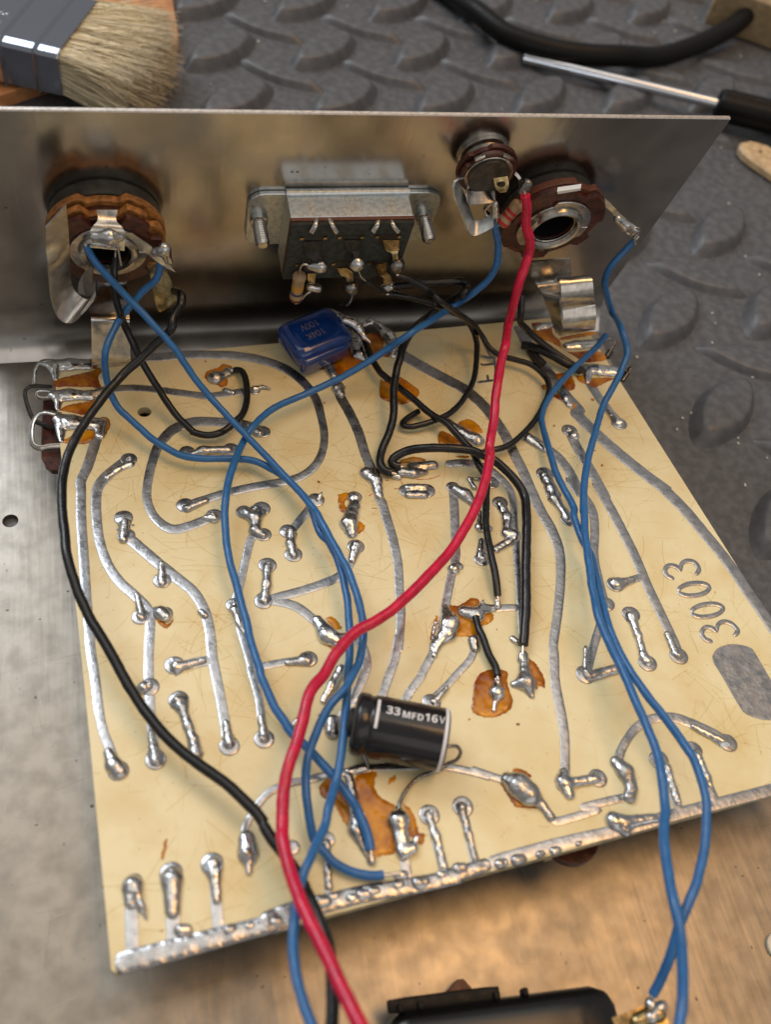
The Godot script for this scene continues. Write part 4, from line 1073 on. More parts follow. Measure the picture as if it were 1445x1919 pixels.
func wire_path(key):
	match key:
		"blue_a": return [10,32.08,7.37,10.94,30.11,8.89,13.13,27.1,10.13,16.1,22.89,11.02,22.29,17,17.18,26.12,11,20.95,29.79,7.5,25.45,33.71,5.5,31.55,37.38,4.5,38.44,39.87,4.5,44.18,41.96,5.5,50.82,42.59,6,55.14,43.67,6,61.26,44.47,6,66.26,44.6,6,71.75,44.29,5.5,75.58,43.59,5,78.72,42.09,5,82.14,41.57,5,83.02,38.4,6,86.86,35.16,6,89.45,32.51,6,92.79,30.33,6,96.32,29.3,5,99.09,28.76,4,103.02,28.78,2.5,107.1,29.72,2,108.94,31.07,1.5,110.87,32.93,1.4,112.39,35.12,1.2,113.53,37.23,1.2,113.95]
		"blue_b": return [22.61,28.03,6.71,21.38,24.55,7.62,18.8,22.14,7.76,16.06,19.77,8.95,13.52,17.36,10.14,10.72,15,14.81,10.13,11.5,15.67,10.2,8,16.74,11.24,6,20.44,13.72,4.5,23.67,16.92,3.5,27.89,20.71,3,31.68,24,3,33.37,28.23,3,34.15,31.38,2.8,34.67,34.2,3,35.67,36.76,3,37.99,38.96,3,40.72,40.62,3.5,44.42,41.85,4,48.61,42.22,4,55.3,43.27,4,57.9,43.79,4,62.4,43.65,4,67.46,42.97,4,72.22,42.05,4,76.5,41.09,4,80.1,39.68,4.5,83.94,38.14,4.5,88.83,36.76,5,92.54,35.88,5,95.02,34.37,5,98.68,33.18,5,101.14,31.08,6,104.81,30.18,6,106.72,28.38,7,109.27,26.41,8,111.87,25.26,8,113.63,23.81,9,116.5,22.71,9,119.51,21.92,10,123.35,21.66,11,127.12,22.12,12,131.17,22.95,13,135.11]
		"blue_c": return [84.99,34.86,12.17,87.05,30.16,11.8,87.36,26.26,12.66,86.51,22.65,12.49,83.85,19.02,12.23,80.7,14.71,10.66,69.43,15,17.87,65.24,11,17.34,60.48,8,17.98,54.56,5.5,19.02,47.13,4,20.87,41.23,4,23.31,37.98,4,25.62,35.36,4.2,28.42,33.66,3.8,30.6,31.72,4.2,34.14,30.03,5,37.97,28.34,5,41.93,27.11,5,46.15,26.6,4.5,48.53,25.86,4,53.99,25.63,4,59.69,26.01,3.5,64.93,26.1,3.5,70.25,26.19,3.5,75.36,26.58,3.5,79.85,26.51,3.5,80.89,27.4,3.5,86,28.4,3.5,89.14,29.01,3.5,91.01,31.27,3.5,94.92,33.42,3.5,98.96,34.64,3,101.34,35.64,2.5,103.64,35.97,2,104.3,36.52,1.6,107.54,36.4,1.2,110.21]
		"blue_d": return [120.02,27.35,9.44,118.4,25.54,9.82,115.69,22.81,10.9,115.44,18.87,10.66,117.72,14.05,10.26,121.61,8.27,9.64,116.99,13,19.64,116.83,11,24.81,115.5,9.5,27.22,112.57,8,30.56,109.35,7,33.72,106.63,6,36.86,101.04,5.5,44.6,98.05,5,49.15,94.98,5,54.34,92.01,5,60.45,92.9,5,58.74,89.88,5.5,65.45,87.33,6,72.2,84.97,6.5,78.92,83.41,7,84.12,83,7,88.71,83,7,92.93,82.57,7.5,96.9,82.02,8,100.42,81.78,8,104.19,81.01,8.5,108.97,79.79,9,112.35,78.2,9,116.53,75.25,10,120.9,72.97,11,125.47,71.27,12,129.58,70.45,12,132.8,69.32,11,136.46,67.67,10,140.16,66.09,10,142.39,64.28,10,144.75]
		"blue_e": return [119.41,5,13.19,115.64,4,16.05,108.44,3,20.64,102.9,2.6,24.89,99.16,2.2,28.26,95.92,2.2,32.46,94.67,2.4,36.12,92.9,2.8,43.7,91.81,3,50.81,91.49,3.5,57.96,90.38,3.8,60.4,89.56,4,65.7,89.64,4,69.74,88.22,4.5,74.78,86.71,5,79.91,84.95,6,86.02,84.66,6,90.29,84.6,6.5,94.76,85.05,7,99.17,86.03,7,103.29,86.85,7,107.53,86.89,7.5,110.61,86.73,7.5,112.54,85.41,8,116.73,82.87,8,121.32,79.95,8,125.21,76.39,8,128.73,73.32,7,131.58,71.34,5,134.36,69.98,2,136.44,68.8,0,137.72]
		"red": return [88.21,42.89,14.95,89.16,40.04,15.12,89.9,36.88,15.19,91.57,33.57,15.25,92.37,30.14,15.23,91.39,28.12,16.63,90.45,25.61,17.87,90.31,20.55,18.32,90.44,14.63,18.51,85.05,19,28.24,83.56,17,30.93,81.79,14,35,79.46,12,40.74,76.37,11,47.08,76.5,10,47.88,73.4,9.5,53.58,70.29,9,58.04,66.49,8.5,62.48,62.48,8,66.37,58.15,8,69.81,53.55,8,73.02,49.22,8,75.86,45.33,8,77.58,42.03,8,78.74,38.5,8,81.44,35.51,8,84.84,32.39,8.5,87.9,29.45,8.5,93.79,27.03,8.5,97.83,25.37,8,101.64,24.16,8,106.22,23.83,8.5,108.26,23.72,9,111.53,23.93,10,114.92,24.28,11,118.39,25.07,12,122.21,25.62,13,125.03,26.17,14,128.36,26.7,15,131.27,27.41,16,134.65]
		"black_a": return [24.79,19.78,5.2,25.57,21.75,9.03,25.16,20.89,10.84,23.31,20.26,13.7,22.76,19,15.35,21.06,17,15.24,16.93,14,16.58,12.76,12,19.04,8.83,11,23.31,5.22,10,28.18,2.53,9.5,33.08,0.89,9,37.94,0.13,9,43.84,0.04,9,50.21,0.13,9,55.91,0.95,8,61.9,2.39,7,67.06,4.54,6.5,73.01,6.16,6,77.84,8.22,5.5,83.01,10.86,5.5,88.4,14.15,5.5,93.06,17.84,5.5,97.24,20.74,5.5,101.62,22.3,5.5,104.68,21.99,5.5,104.31,23.06,5.5,107.42,24.67,5.5,110.81,25.76,6,115.16,26.32,7,118.57,26.62,8,121.97,25.89,10,126.24,25.18,11,129.23,24.13,12,131.99,22.95,13,135.11]
		"black_b": return [14.55,28.4,5.89,13.95,26.26,7.79,13.61,22.89,8.78,14.15,19.32,9.76,14.81,15.46,9.59,17.42,9,13.91,19.55,5.5,17.11,21.9,3,21.46,24.37,2.2,25.49,24.34,2,25.55,26.93,2,26.87,29.78,2.2,26.63,32.7,2.4,24.75,35.09,2.4,21.79,36.63,2.2,17.23,37.16,2,12.35,36.88,1.6,9.52,35.76,1,8.4]
		"black_c": return [68.73,21.83,8.14,70.57,21.4,9.15,73.81,20.95,12.33,75.57,20.39,15.4,81.86,14,12.08,87.07,9,9.97,90.22,5,9.52,91.77,3,11.35,93.57,2.5,13.49,96.4,2.5,15.36,99.71,2.5,17.78,101.44,2.2,21.54,100.91,2,25.01,97.92,2,29.15,94.05,2,33.43,89.08,2,37.35,85.28,2,39.44,82.13,2,40.03,79.94,1.8,40]
		"black_d": return [67.55,16.78,7.49,71.46,16.64,8.7,77.04,14.94,9.49,77.16,15,9.85,83.07,11,8.47,86.56,8,7.18,88.28,6,8.46,88.32,4.5,11.65,86.73,3.5,16.1,84.55,2.5,20.79,81.08,2.2,24.97,77.23,2.2,28.36,73.75,2.2,29.97,70.05,1.8,30.68,67.22,1.6,30.67,65.99,1.4,29.63,67.4,1.4,28.16,70.51,1.4,26.48]
		"black_e": return [64.44,3.5,4.4,64.55,3,10.44,65.27,2.8,15.24,67.46,2.8,19.4,69.98,2.8,24.47,72.34,3,29.6,74.21,3.5,32.62,76.29,3,37.88,77.1,3,40.04,77.36,2.5,43.56,77.88,2.2,46.9,76.2,2,51.58,74.2,2.2,56.34,72.79,2.4,61.03,71.9,2.4,65.48,71.23,2,69.53,70.51,1.2,72.9]
		"black_f": return [68.87,18.19,6.97,73.88,20.07,8.89,78.01,20.27,9.17,81.93,20.06,9.3,83.75,18.57,8.92,82.25,19.5,11.92,81.79,18.5,11.53,80.64,15,9.3,77.9,11,7.82,73.83,9.5,9.85,70.69,8.5,13.01,68.28,7.5,17.1,66.35,6,21.02,64.97,5,25.01,63.8,4,29.36,61.91,3,33.05,59.48,2,36.55,58.47,1.6,39.17,58.84,1.4,41.08,60.03,1.2,41.73]
		"black_g": return [62.23,1.2,40.43,60.86,1.4,39.87,61.24,2,38.83,64.01,3,38.25,67.36,4.5,39.43,71.2,5,40.54,75.16,5,41.6,77.69,5,43.22,79.75,4.5,44.69,81.48,4,47.39,82.85,3.5,50.66,83.16,3,53.68,81.66,3,58.38,79.23,2.8,64.12,76.96,2.5,69.55,75.03,2.2,74.79,72.89,1.8,79.68,71.23,1.3,83.34]
		"black_h": return [96.99,15.47,9.65,96.73,12.49,11.82,97.34,10,11.81,99.69,7.5,11.67,102.01,5.5,12.5,104.73,4,14.36,107.46,2.8,16.58,109.7,2,18.56,111.66,1.2,19.86]
		"black_i": return [100.75,1.4,9.95,101.96,2,10.98,103.33,2.6,13.02,105.31,2.6,15.08,108.02,2.2,17.9,111.35,1.2,19.75]
		"black_j": return [102.46,0.9,11.09,102.82,1,14.19,103.63,0.9,16.29]
		"black_k": return [65.07,1.2,76.28,64.68,1.4,78.64,64.7,1.5,80.97,64.63,1.4,83.95,64.97,1.3,86.15,64.72,1.2,87.86]
	return []


# ------------------------------------------------------------------ things on the panel
const LJ_SPRING = [-5.74,13.32,8.4,-9.48,9.24,9.6,-6.11,6.56,8.6,-10.17,4.38,10,-6.75,-0.24,9.2,-10.29,1.17,11.5,-7.18,-6.36,10,-10.81,-6.24,13,-6.14,-8.27,11,-10.17,-10.26,14.5,-4.6,-9.16,11.5,-8.29,-11.3,15,-3.28,-7.62,11.5,-6.04,-8.55,15,-2.61,-3.85,11,-3.05,-6.07,13]
const LJ_TONGUE = [-2.94,-0.94,10,-3.57,-7.53,11.5,-4.58,-3.51,9.5,-4.61,-8.55,11,-5.93,-7.51,9,-6.17,-9.2,10]
const LJ_CLIP = [-3.36,-12.92,4,2.63,-12.22,4,-4.03,-14.36,6,2.58,-13.55,6,-4.6,-14.38,8.5,2.68,-13.46,8.5,-4.72,-14.54,11.5,2.43,-15.11,11.5,-4.69,-14.47,12.5,2.33,-15.41,12.5,-5.19,-18.95,15,1.97,-19.65,15,-5.65,-23.38,17,1.73,-22.76,17,-5.45,-26.38,16,1.23,-25.67,16]
const LJ_LUG = [4.36,5.45,8,2.89,5.79,8,7.21,2.63,8.5,5.82,1.43,8.5,9.37,0.86,9.5,7.79,-0.19,9.5,11.37,-2.97,10.5,10.09,-1.89,10.5]
const LJ_TAG = [7.03,-8.99,5.5,9.55,-7.39,5.5,7.24,-11.16,8,11.2,-10.68,8,7.76,-14.93,10,11.7,-12.58,10,8.42,-15.76,10.5,11.01,-13.1,10.5]
const LJ_TAB = [-1.09,9.53,6.5,2.34,9.45,6.5,-1.02,9.06,7.5,1.95,8.84,7.5,-1.2,8.89,8.5,2.04,8.65,8.5,-2.5,8.53,10,3.08,8.35,10,-2.83,5.97,11.2,2.76,4.83,11.2]
const LJ_BLOB = [-1.9,7.69,10.5,0.9,0.63,7.99,10.8,1.27,2.26,7.68,10.6,0.82]
const LJ_BLOB2 = [-2.4,6.59,11,0.47,0.11,6.43,11.3,0.47,2.08,5.51,11,0.41]
const LJ_BLOB3 = [8.04,1.85,9.6,0.77,9.61,2.73,9.6,1.06,10.26,-0.01,10.2,0.78]
const LJ_LEAD = [1.61,9.86,11.6,1.74,6.88,11.8,1.92,1.18,11.6]
const RJ_LUG = [8.2,5.69,4.5,8.58,6.98,4.5,10.62,4.44,5.5,11.08,5.54,5.5,12.2,3.23,6,12.93,4.11,6,16.45,-0.54,7.5,17.1,1.55,7.5,17.02,-0.63,8,18.39,0.04,8]
const RJ_LUGBLOB = [12.95,2.81,6.4,0.88,15.4,1.2,7,1.1,17.75,0.74,7.8,0.9]
const RJ_WRAP = [17.12,-0.61,8.2,16.06,2.28,8.6,17.32,2.22,8.4,18.73,0.02,8,18.23,-1.13,8.2,19.71,-3.36,8.2]
const RJ_ARM = [0.16,-12.58,5,8.89,-11.85,5,1.39,-16.54,6,10.88,-16.52,6,3.26,-18.17,8,8.5,-17.94,8,3.95,-18.31,11,6.08,-15.41,12.5,5.79,-21,13.5,6.74,-18.21,15,7.92,-24.35,16,7.85,-21.47,17.5]
const RJ_ROLL = [4.28,-13.2,10,10.72,-11.97,10,3.43,-9.97,11.5,10.3,-9.21,11.5,3.66,-9.68,13,10.49,-8.52,13,3.96,-11.57,15.2,11.21,-10.71,15.2,5.43,-14.78,15.4,12.69,-13.63,15.4,5.81,-15.59,16,12.91,-14.04,16,6.32,-17.59,18,13.18,-15.56,18,7.15,-20.88,18.4,14.4,-19.13,18.4,7.52,-23.15,17,14.91,-21.38,17]
const RJ_WHITE = [-3.3,10.26,5.8,1.27,11.14,5.8,1.06,11.24,6.4,-3.31,10.28,6.4]
const MJ_FRAME = [-3.56,-0.84,3.5,-3.99,-0.62,4.5,-5.32,-0.91,4,-6.67,-0.52,5.5,-5.14,-1.97,4.6,-6.53,-2.48,7,-2.85,-5.57,6,-4.24,-6.21,8.5,-0.55,-9.29,7.2,-1.6,-10.19,10,1.32,-8.82,7.2,0.76,-9.87,9.8,3.06,-7.95,7,2.67,-8.56,9.5]
const MJ_CURL = [-1.54,-2.11,4,-1.53,-2.47,4.2,-3.2,-2.06,4.2,-3.5,-2.71,5.5,-3.34,-2.78,4.6,-3.44,-4.14,7,-2.01,-3.56,4.8,-2.16,-4.82,7.2,1.69,-3.61,4.8,1.39,-4.4,7.2,2.63,-4.6,5,1.98,-4.24,7,1.46,-7.09,5.5,0.92,-6.92,7,0.97,-7.31,6,1.47,-7.59,7.5,2.82,-8.84,6,1.84,-7.81,7.5]
const MJ_LUG = [0.75,0.19,4.5,3.24,0.76,4.5,1.07,-0.8,6,3.76,-0.44,6,1.6,-1.49,6.6,3.74,-1.32,6.6,2.29,-1.94,6.8,3.42,-1.79,6.8]
const MJ_EYE = [2.19,-0.03,6.6]
const MJ_ARM = [4.83,-0.09,4,5.62,0.17,4,5.89,-0.44,5,6.41,-0.25,5,6.38,-1.66,6,7.12,-1.67,6,6.95,-2.7,7,7.56,-2.3,7]
const MJ_BLOB = [6.6,-1.04,7.2,1.01,7.03,0.07,6.8,1.07]
const MJ_BLOB2 = [2.34,-4.87,7,0.66,3.23,-7.51,7.6,0.67,3.45,-9.39,8,0.56]
const SW_P1 = [-8.8,3.35,7.7,-5.04,3.21,7.7,-8.01,0.17,8.5,-5.66,0.92,8.5,-6.75,-0.27,9.5,-5.23,0.53,9.5,-6.47,-1.55,10.5,-4.6,-1.2,10.5]
const SW_P2 = [-1.02,3.48,7.7,2.56,3.35,7.7,0.05,1.11,8.5,2.28,1.01,8.5,0.97,0.87,9,2.09,0.82,9,1.02,-1.45,10.2,2.72,-1.54,10.2]
const SW_P3 = [6.6,3.2,7.7,9.99,3.08,7.7,7.65,0.79,8.5,10.17,0.9,8.5,8.74,0.54,9,9.89,0.49,9,9.31,-1.87,10.2,10.76,-1.94,10.2]
const SW_P4 = [-6.77,-6.77,7.7,-5.06,-6.86,7.7,-6.69,-8.44,8.5,-5.26,-8.53,8.5,-6.32,-10.37,9.5,-4.94,-9.97,9.5]
const SW_P5 = [-1.04,-5.24,7.7,0.97,-5.34,7.7,0.03,-7.14,8.2,2.16,-6.09,8.2,1,-7.33,8.6,2.46,-7.42,8.6,1.37,-9.94,9.8,2.85,-10.03,9.8]
const SW_P6 = [6.61,-4.71,7.7,8.77,-3.9,7.7,7.77,-7.33,8.2,9.36,-6.47,8.2,8.81,-7.77,8.6,10.36,-7.38,8.6,9.13,-10.43,9.8,10.95,-10.55,9.8]
const SW_B1 = [-7.24,-1.31,10,0.77,-5.46,-0.85,10.4,1.44]
const SW_B2 = [1.8,-0.87,10,1.64]
const SW_B3 = [10.13,-2,9.8,1.69]
const SW_B4 = [-6.25,-8.79,9.6,0.86,-4.75,-9.36,9.6,0.98]
const SW_B5 = [2.09,-9.02,9.8,1.54,2.55,-10.01,9.8,1.19]
const SW_B6 = [9.43,-10.25,9.6,1.03,10.54,-9.83,9.6,1.16]
const SW_T1 = [-6.72,8.11,6.6,-7.2,8.12,8,-7.92,6.92,8.6]
const SW_T2 = [-4.35,8.04,6.6,-3.91,8.02,8,-3.03,6.76,8.6]
const SW_T3 = [5.19,7.79,6.6,4.53,7.77,8,3.81,6.74,8.6]
const SW_T4 = [7.52,7.73,6.6,7.82,7.67,8,8.9,6.57,8.6]
const SW_LEAD = [2.06,-1.4,10.6,2.95,-3.61,11,4.36,-5.26,11.2,6.13,-6.83,11,8.44,-9.23,10.6]
const SW_SLEEVE = [4.21,-5.25,11.2,6.52,-7.33,11,9.55,-10.28,10.6]
const R1 = [60.3,33.52,9,60.31,25.41,9.3]
const R1_LEAD1 = [60.3,33.52,9,60.08,36.1,9.4,60.51,37.73,9.8,61.76,37.29,10]
const R1_LEAD2 = [60.31,25.41,9.3,60.38,24.36,9.6,61.25,25.34,9.8,62.12,27.74,9.8,63.45,28.81,9.6]
const R2B = [101.4,50.4,6.4,98.37,45.73,8]
const R2_LEAD1 = [101.4,50.4,6.4,101.21,52.21,6.6,100.77,54.47,6.8]
const R2_LEAD2 = [98.37,45.73,8,97.59,45.98,8,96.96,47.23,7.6]
const CAP_HOOK = [59.67,17.42,6.03,60.38,15.5,5.21,60.58,13,4.08,60.67,10.5,2.05,60.98,8.5,-0.95,60.84,7,-2.64]
const CAP_TOPLEAD = [57.92,8,0.19,0.27,59.08,8,1.98,0.54,60.15,7.5,3.37,1.03,61.78,7,3.89,1.22,62.77,6.5,5.04,1.04,63.66,5.5,6.72,0.67,64.83,5,8.35,0.24]
const POT_L_LUG1 = [0.86,0.6,0.37,-0.81,0.6,-0.09,-2.29,0.2,-0.2,-3.43,-1,0.41,-3.81,-1.5,2.24,-3.97,-2,3.64]
const POT_L_LUG2 = [0.51,0.4,9.67,-0.7,0,8.22,-2.11,-0.5,7.26,-3.42,-1,6.95,-3.28,-1.5,8.15,-1.93,-1.5,8.67,-0.52,-1.2,9.1]
const POT_L_LUG3 = [0.66,0.3,15.39,-0.4,0.2,14.82,-2,-0,13.96,-3.58,-0.6,13.81,-4.63,-1.2,15.27,-5.08,-1.5,17.9,-5,-2,20.18,-3.69,-2.2,21.18,-2.09,-2.2,21.06,-0.08,-2.2,21.2]
const POT_L_DARK = [-0.57,-1,5.88,-3.05,-1,5.29,-4.86,-1,5.34,-5.76,-1.6,6.17,-5.55,-2.4,9.18,-4.71,-3,12.44,-3.42,-3,13.87,-1.41,-2.6,15.61,0.25,-2,16.68]
const POT_L = [-2.66,6.26,-0.32,6.19,0.95,6.38,-0.14,26.27,-2.25,25.91,-3.35,24.39,-3.85,22.57,-3.67,18.1]
const POT_R_LUG1 = [118.41,0.4,10.34,121.32,0.3,9.59,123.87,0.2,9.12,125.27,-0.2,9.18,125.53,-0.8,9.89,123.9,-1.6,11.47,122.26,-2.2,12.94]
const POT_R_LUG2 = [120.02,0.4,19.53,122.49,0.3,19.12,124.49,0.1,18.53,124.88,-0.6,18.78,123.67,-1.2,19.9,122.14,-2,21.07]
const CAN_LEAD1 = [37.82,5.2,94.1,37.43,4.4,94.6,37.86,3,95.25,38.95,1.6,96.07,39.52,0.8,97.3,39.47,0.4,98.08]
const CAN_LEAD2 = [50.81,5,99.19,51.48,5,99.35,52.72,4.6,99.45,53.3,3.6,100.09,52.82,2.2,100.56,51.45,1.2,100.52,50.15,0.8,101.01]
const CAN_LEAD3 = [49.6,0.9,101.17,47.73,0.7,101.12,45.93,0.6,101.61,44.13,0.6,102.83,42.7,0.7,104.39,42.07,0.8,105.65]
const BLUE_E_LUG = [68.91,-0,138.98]
func on_panel(called: String, label: String, category: String, s: float, up: float, group := "") -> Node3D:
	return thing(called, label, category, PANEL * Transform3D(Basis(), Vector3(s, up, 0) * 0.001), group)

func wafer(r: float, z0: float, z1: float, notches: Array, bevel := 0.15, facets := 64, bore := 0.0) -> Shape:
	var o := PackedVector2Array()
	for k in facets + (1 if bore > 0 else 0):
		var a := 360.0 * k / facets
		var rr := r
		for n in notches:
			var d := absf(wrapf(a - n[0], -180, 180))
			if d < n[1]: rr = r - n[2]
		o.append(Vector2(cos(deg_to_rad(a)), sin(deg_to_rad(a))) * rr - (Vector2(0, 0.002) if k == facets else Vector2.ZERO))
	if bore > 0:
		for k in 33:
			var a := -TAU * k / 32.0
			o.append(Vector2(cos(a), sin(a)) * bore + (Vector2(0, 0.002) if k == 32 else Vector2(0, -0.002) if k == 0 else Vector2.ZERO))
	return prism(o, z0, z1, bevel)

func blob(called: String, a: Array, k: float, m: Material, parent: Node3D, cell := 0.28) -> void:
	var r := []
	for i in range(0, a.size(), 4): r.append_array([a[i], a[i + 1], a[i + 2], a[i + 3], 0])
	part(called, nets([], [r], k, cell, 0.08), m, parent)

func jack_left() -> void:
	var o := on_panel("phone_jack", "open phone jack with orange-brown wafers at the panel's left end", "phone jack", 25.0, 40.4)
	part("insulating_ring", lathe([0, 0.02, 9.7, 0.02, 9.9, 0.4, 9.9, 2.5, 9.4, 2.9, 3.7, 2.9, 3.7, 0.5], 64), M.black_ring, o)
	part("wafer", wafer(10.4, 2.9, 4.2, [[90, 17, 1.3]], 0.12, 64, 3.7), M.phenolic, o)
	part("wafer", wafer(8.0, 4.2, 5.0, [], 0.05, 64, 3.7), M.maroon, o)
	part("wafer", wafer(10.2, 5.0, 6.2, [[90, 19, 2.2], [38, 5, 1.4], [-20, 12, 1.5]], 0.12, 64, 3.7), M.phenolic, o)
	part("wafer", wafer(7.6, 6.2, 6.7, [], 0.05, 64, 3.7), M.maroon, o)
	part("wafer", wafer(9.7, 6.7, 7.7, [[90, 19, 3.2], [28, 6, 1.5], [160, 12, 1.6], [-35, 9, 1.8]], 0.12, 64, 3.7), M.maroon, o)
	part("front_plate", wafer(6.7, 7.7, 8.1, [], 0.08, 40, 3.7), M.spring, o)
	part("sleeve", lathe([5.3, 8.1, 5.3, 8.5, 4.9, 8.9, 4.3, 9.0, 3.9, 8.7, 3.7, 8.0, 3.7, 6.6], 48), M.spring, o)
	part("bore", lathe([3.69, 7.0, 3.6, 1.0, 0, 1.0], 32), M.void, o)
	part("long_spring", strip(LJ_SPRING, 0.35), M.spring, o)
	part("spring_tongue", strip(LJ_TONGUE, 0.3), M.spring, o)
	part("contact_spring", strip(LJ_CLIP, 0.4), M.spring, o)
	part("lug", strip(LJ_LUG, 0.4), M.spring, o)
	part("lug", strip(LJ_TAG, 0.35), M.brass, o)
	part("lug", strip(LJ_TAB, 0.45), M.spring, o)
	blob("lug_solder", LJ_BLOB, 0.9, M.solder, o)
	blob("lug_solder", LJ_BLOB2, 0.6, M.solder, o)
	blob("lug_solder", LJ_BLOB3, 0.9, M.solder, o)
	part("wire_tail", tube(vecs(LJ_LEAD), 0.24, 6), M.wire_tin, o)

func jack_right() -> void:
	var o := on_panel("phone_jack", "phone jack with maroon wafers and bright sleeve at the panel's right end", "phone jack", 111.6, 42.2)
	part("insulating_ring", lathe([0, 0.02, 9.2, 0.02, 9.4, 0.4, 9.4, 2.4, 9.0, 2.88, 4.2, 2.88, 4.2, 0.5], 64), M.black_ring, o)
	part("wafer", wafer(10.9, 2.9, 4.4, [[70, 12, 1.0]], 0.12, 64, 4.2), M.brown_edge, o)
	part("wafer", wafer(10.7, 4.45, 5.6, [[70, 13, 1.8], [-8, 9, 1.6], [-60, 16, 1.8], [-125, 14, 1.6], [160, 18, 1.5]], 0.12, 64, 4.2), M.maroon, o)
	part("front_plate", wafer(7.6, 5.6, 6.2, [[135, 24, 0.9], [-45, 20, 0.7], [-110, 18, 0.7]], 0.12, 48, 4.2), M.spring, o)
	part("sleeve", lathe([5.9, 6.2, 5.7, 6.9, 5.2, 7.3, 4.7, 7.1, 4.4, 6.4, 4.25, 5.6, 4.25, 4.6], 56), M.spring, o)
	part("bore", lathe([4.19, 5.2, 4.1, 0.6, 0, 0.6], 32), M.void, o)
	var w := PackedVector3Array()
	for k in range(0, 12, 3): w.append(Vector3(RJ_WHITE[k], RJ_WHITE[k + 1], RJ_WHITE[k + 2]))
	var ws := Shape.new()
	ws.face([w[0], w[3], w[2], w[1]])
	var lift := Vector3(0.1, 0.5, -0.6)
	ws.face([w[0], w[1], w[1] + lift, w[0] + lift])
	part("tab", ws, M.wire_tin, o)
	part("lug", strip(RJ_LUG, 0.4), M.spring, o)
	blob("lug_solder", RJ_LUGBLOB, 0.5, M.solder, o)
	part("wire_wrap", tube(vecs(RJ_WRAP, 0.3), 0.27, 6), M.wire_tin, o)
	part("spring_arm", strip(RJ_ARM, 0.4), M.spring, o)
	part("contact_spring", strip(RJ_ROLL, 0.4), M.spring, o)

func jack_small() -> void:
	var o := on_panel("mini_jack", "small jack with an angular metal frame between switch and maroon jack", "mini jack", 93.6, 55.6)
	part("bushing", lathe([0, 0.02, 5.0, 0.02, 5.0, 0.7, 4.4, 1.0, 4.4, 2.4, 0, 2.4], 40), M.spring, o)
	part("wafer", wafer(5.8, 2.4, 3.3, [[120, 18, 0.5]], 0.12, 48), M.maroon, o)
	part("wafer", wafer(5.3, 3.5, 4.4, [[60, 14, 0.6], [140, 14, 0.6]], 0.12, 48), M.maroon, o)
	part("front_plate", wafer(4.6, 4.4, 4.7, [], 0.08, 36), M.spring, o)
	part("core", lathe([4.0, 4.7, 4.0, 5.2, 0, 5.2], 28), M.black_ring, o)
	for a in [65.0, 125.0]:
		var c := Vector2(cos(deg_to_rad(a)), sin(deg_to_rad(a))) * 5.0
		part("tab", pad_box(Vector3(2.0, 0.5, 0.9), 0.15, 3, Transform3D(Basis(Vector3(0, 0, 1), deg_to_rad(a - 90)), Vector3(c.x, c.y, 4.2))), M.spring, o)
	part("frame", strip(MJ_FRAME, 0.4), M.zinc, o)
	part("curled_spring", strip(MJ_CURL, 0.3), M.spring, o)
	var le := part("lug", strip(MJ_LUG, 0.35), M.brass, o)
	part("lug_eye", lathe([0.62, 0, 0.62, 0.3, 0, 0.3], 20, Transform3D(Basis(), Vector3(MJ_EYE[0], MJ_EYE[1], MJ_EYE[2] - 0.15))), M.void, le)
	part("side_arm", strip(MJ_ARM, 0.35), M.spring, o)
	blob("lug_solder", MJ_BLOB, 0.6, M.dull_solder, o)
	blob("lug_solder", MJ_BLOB2, 0.5, M.solder, o)

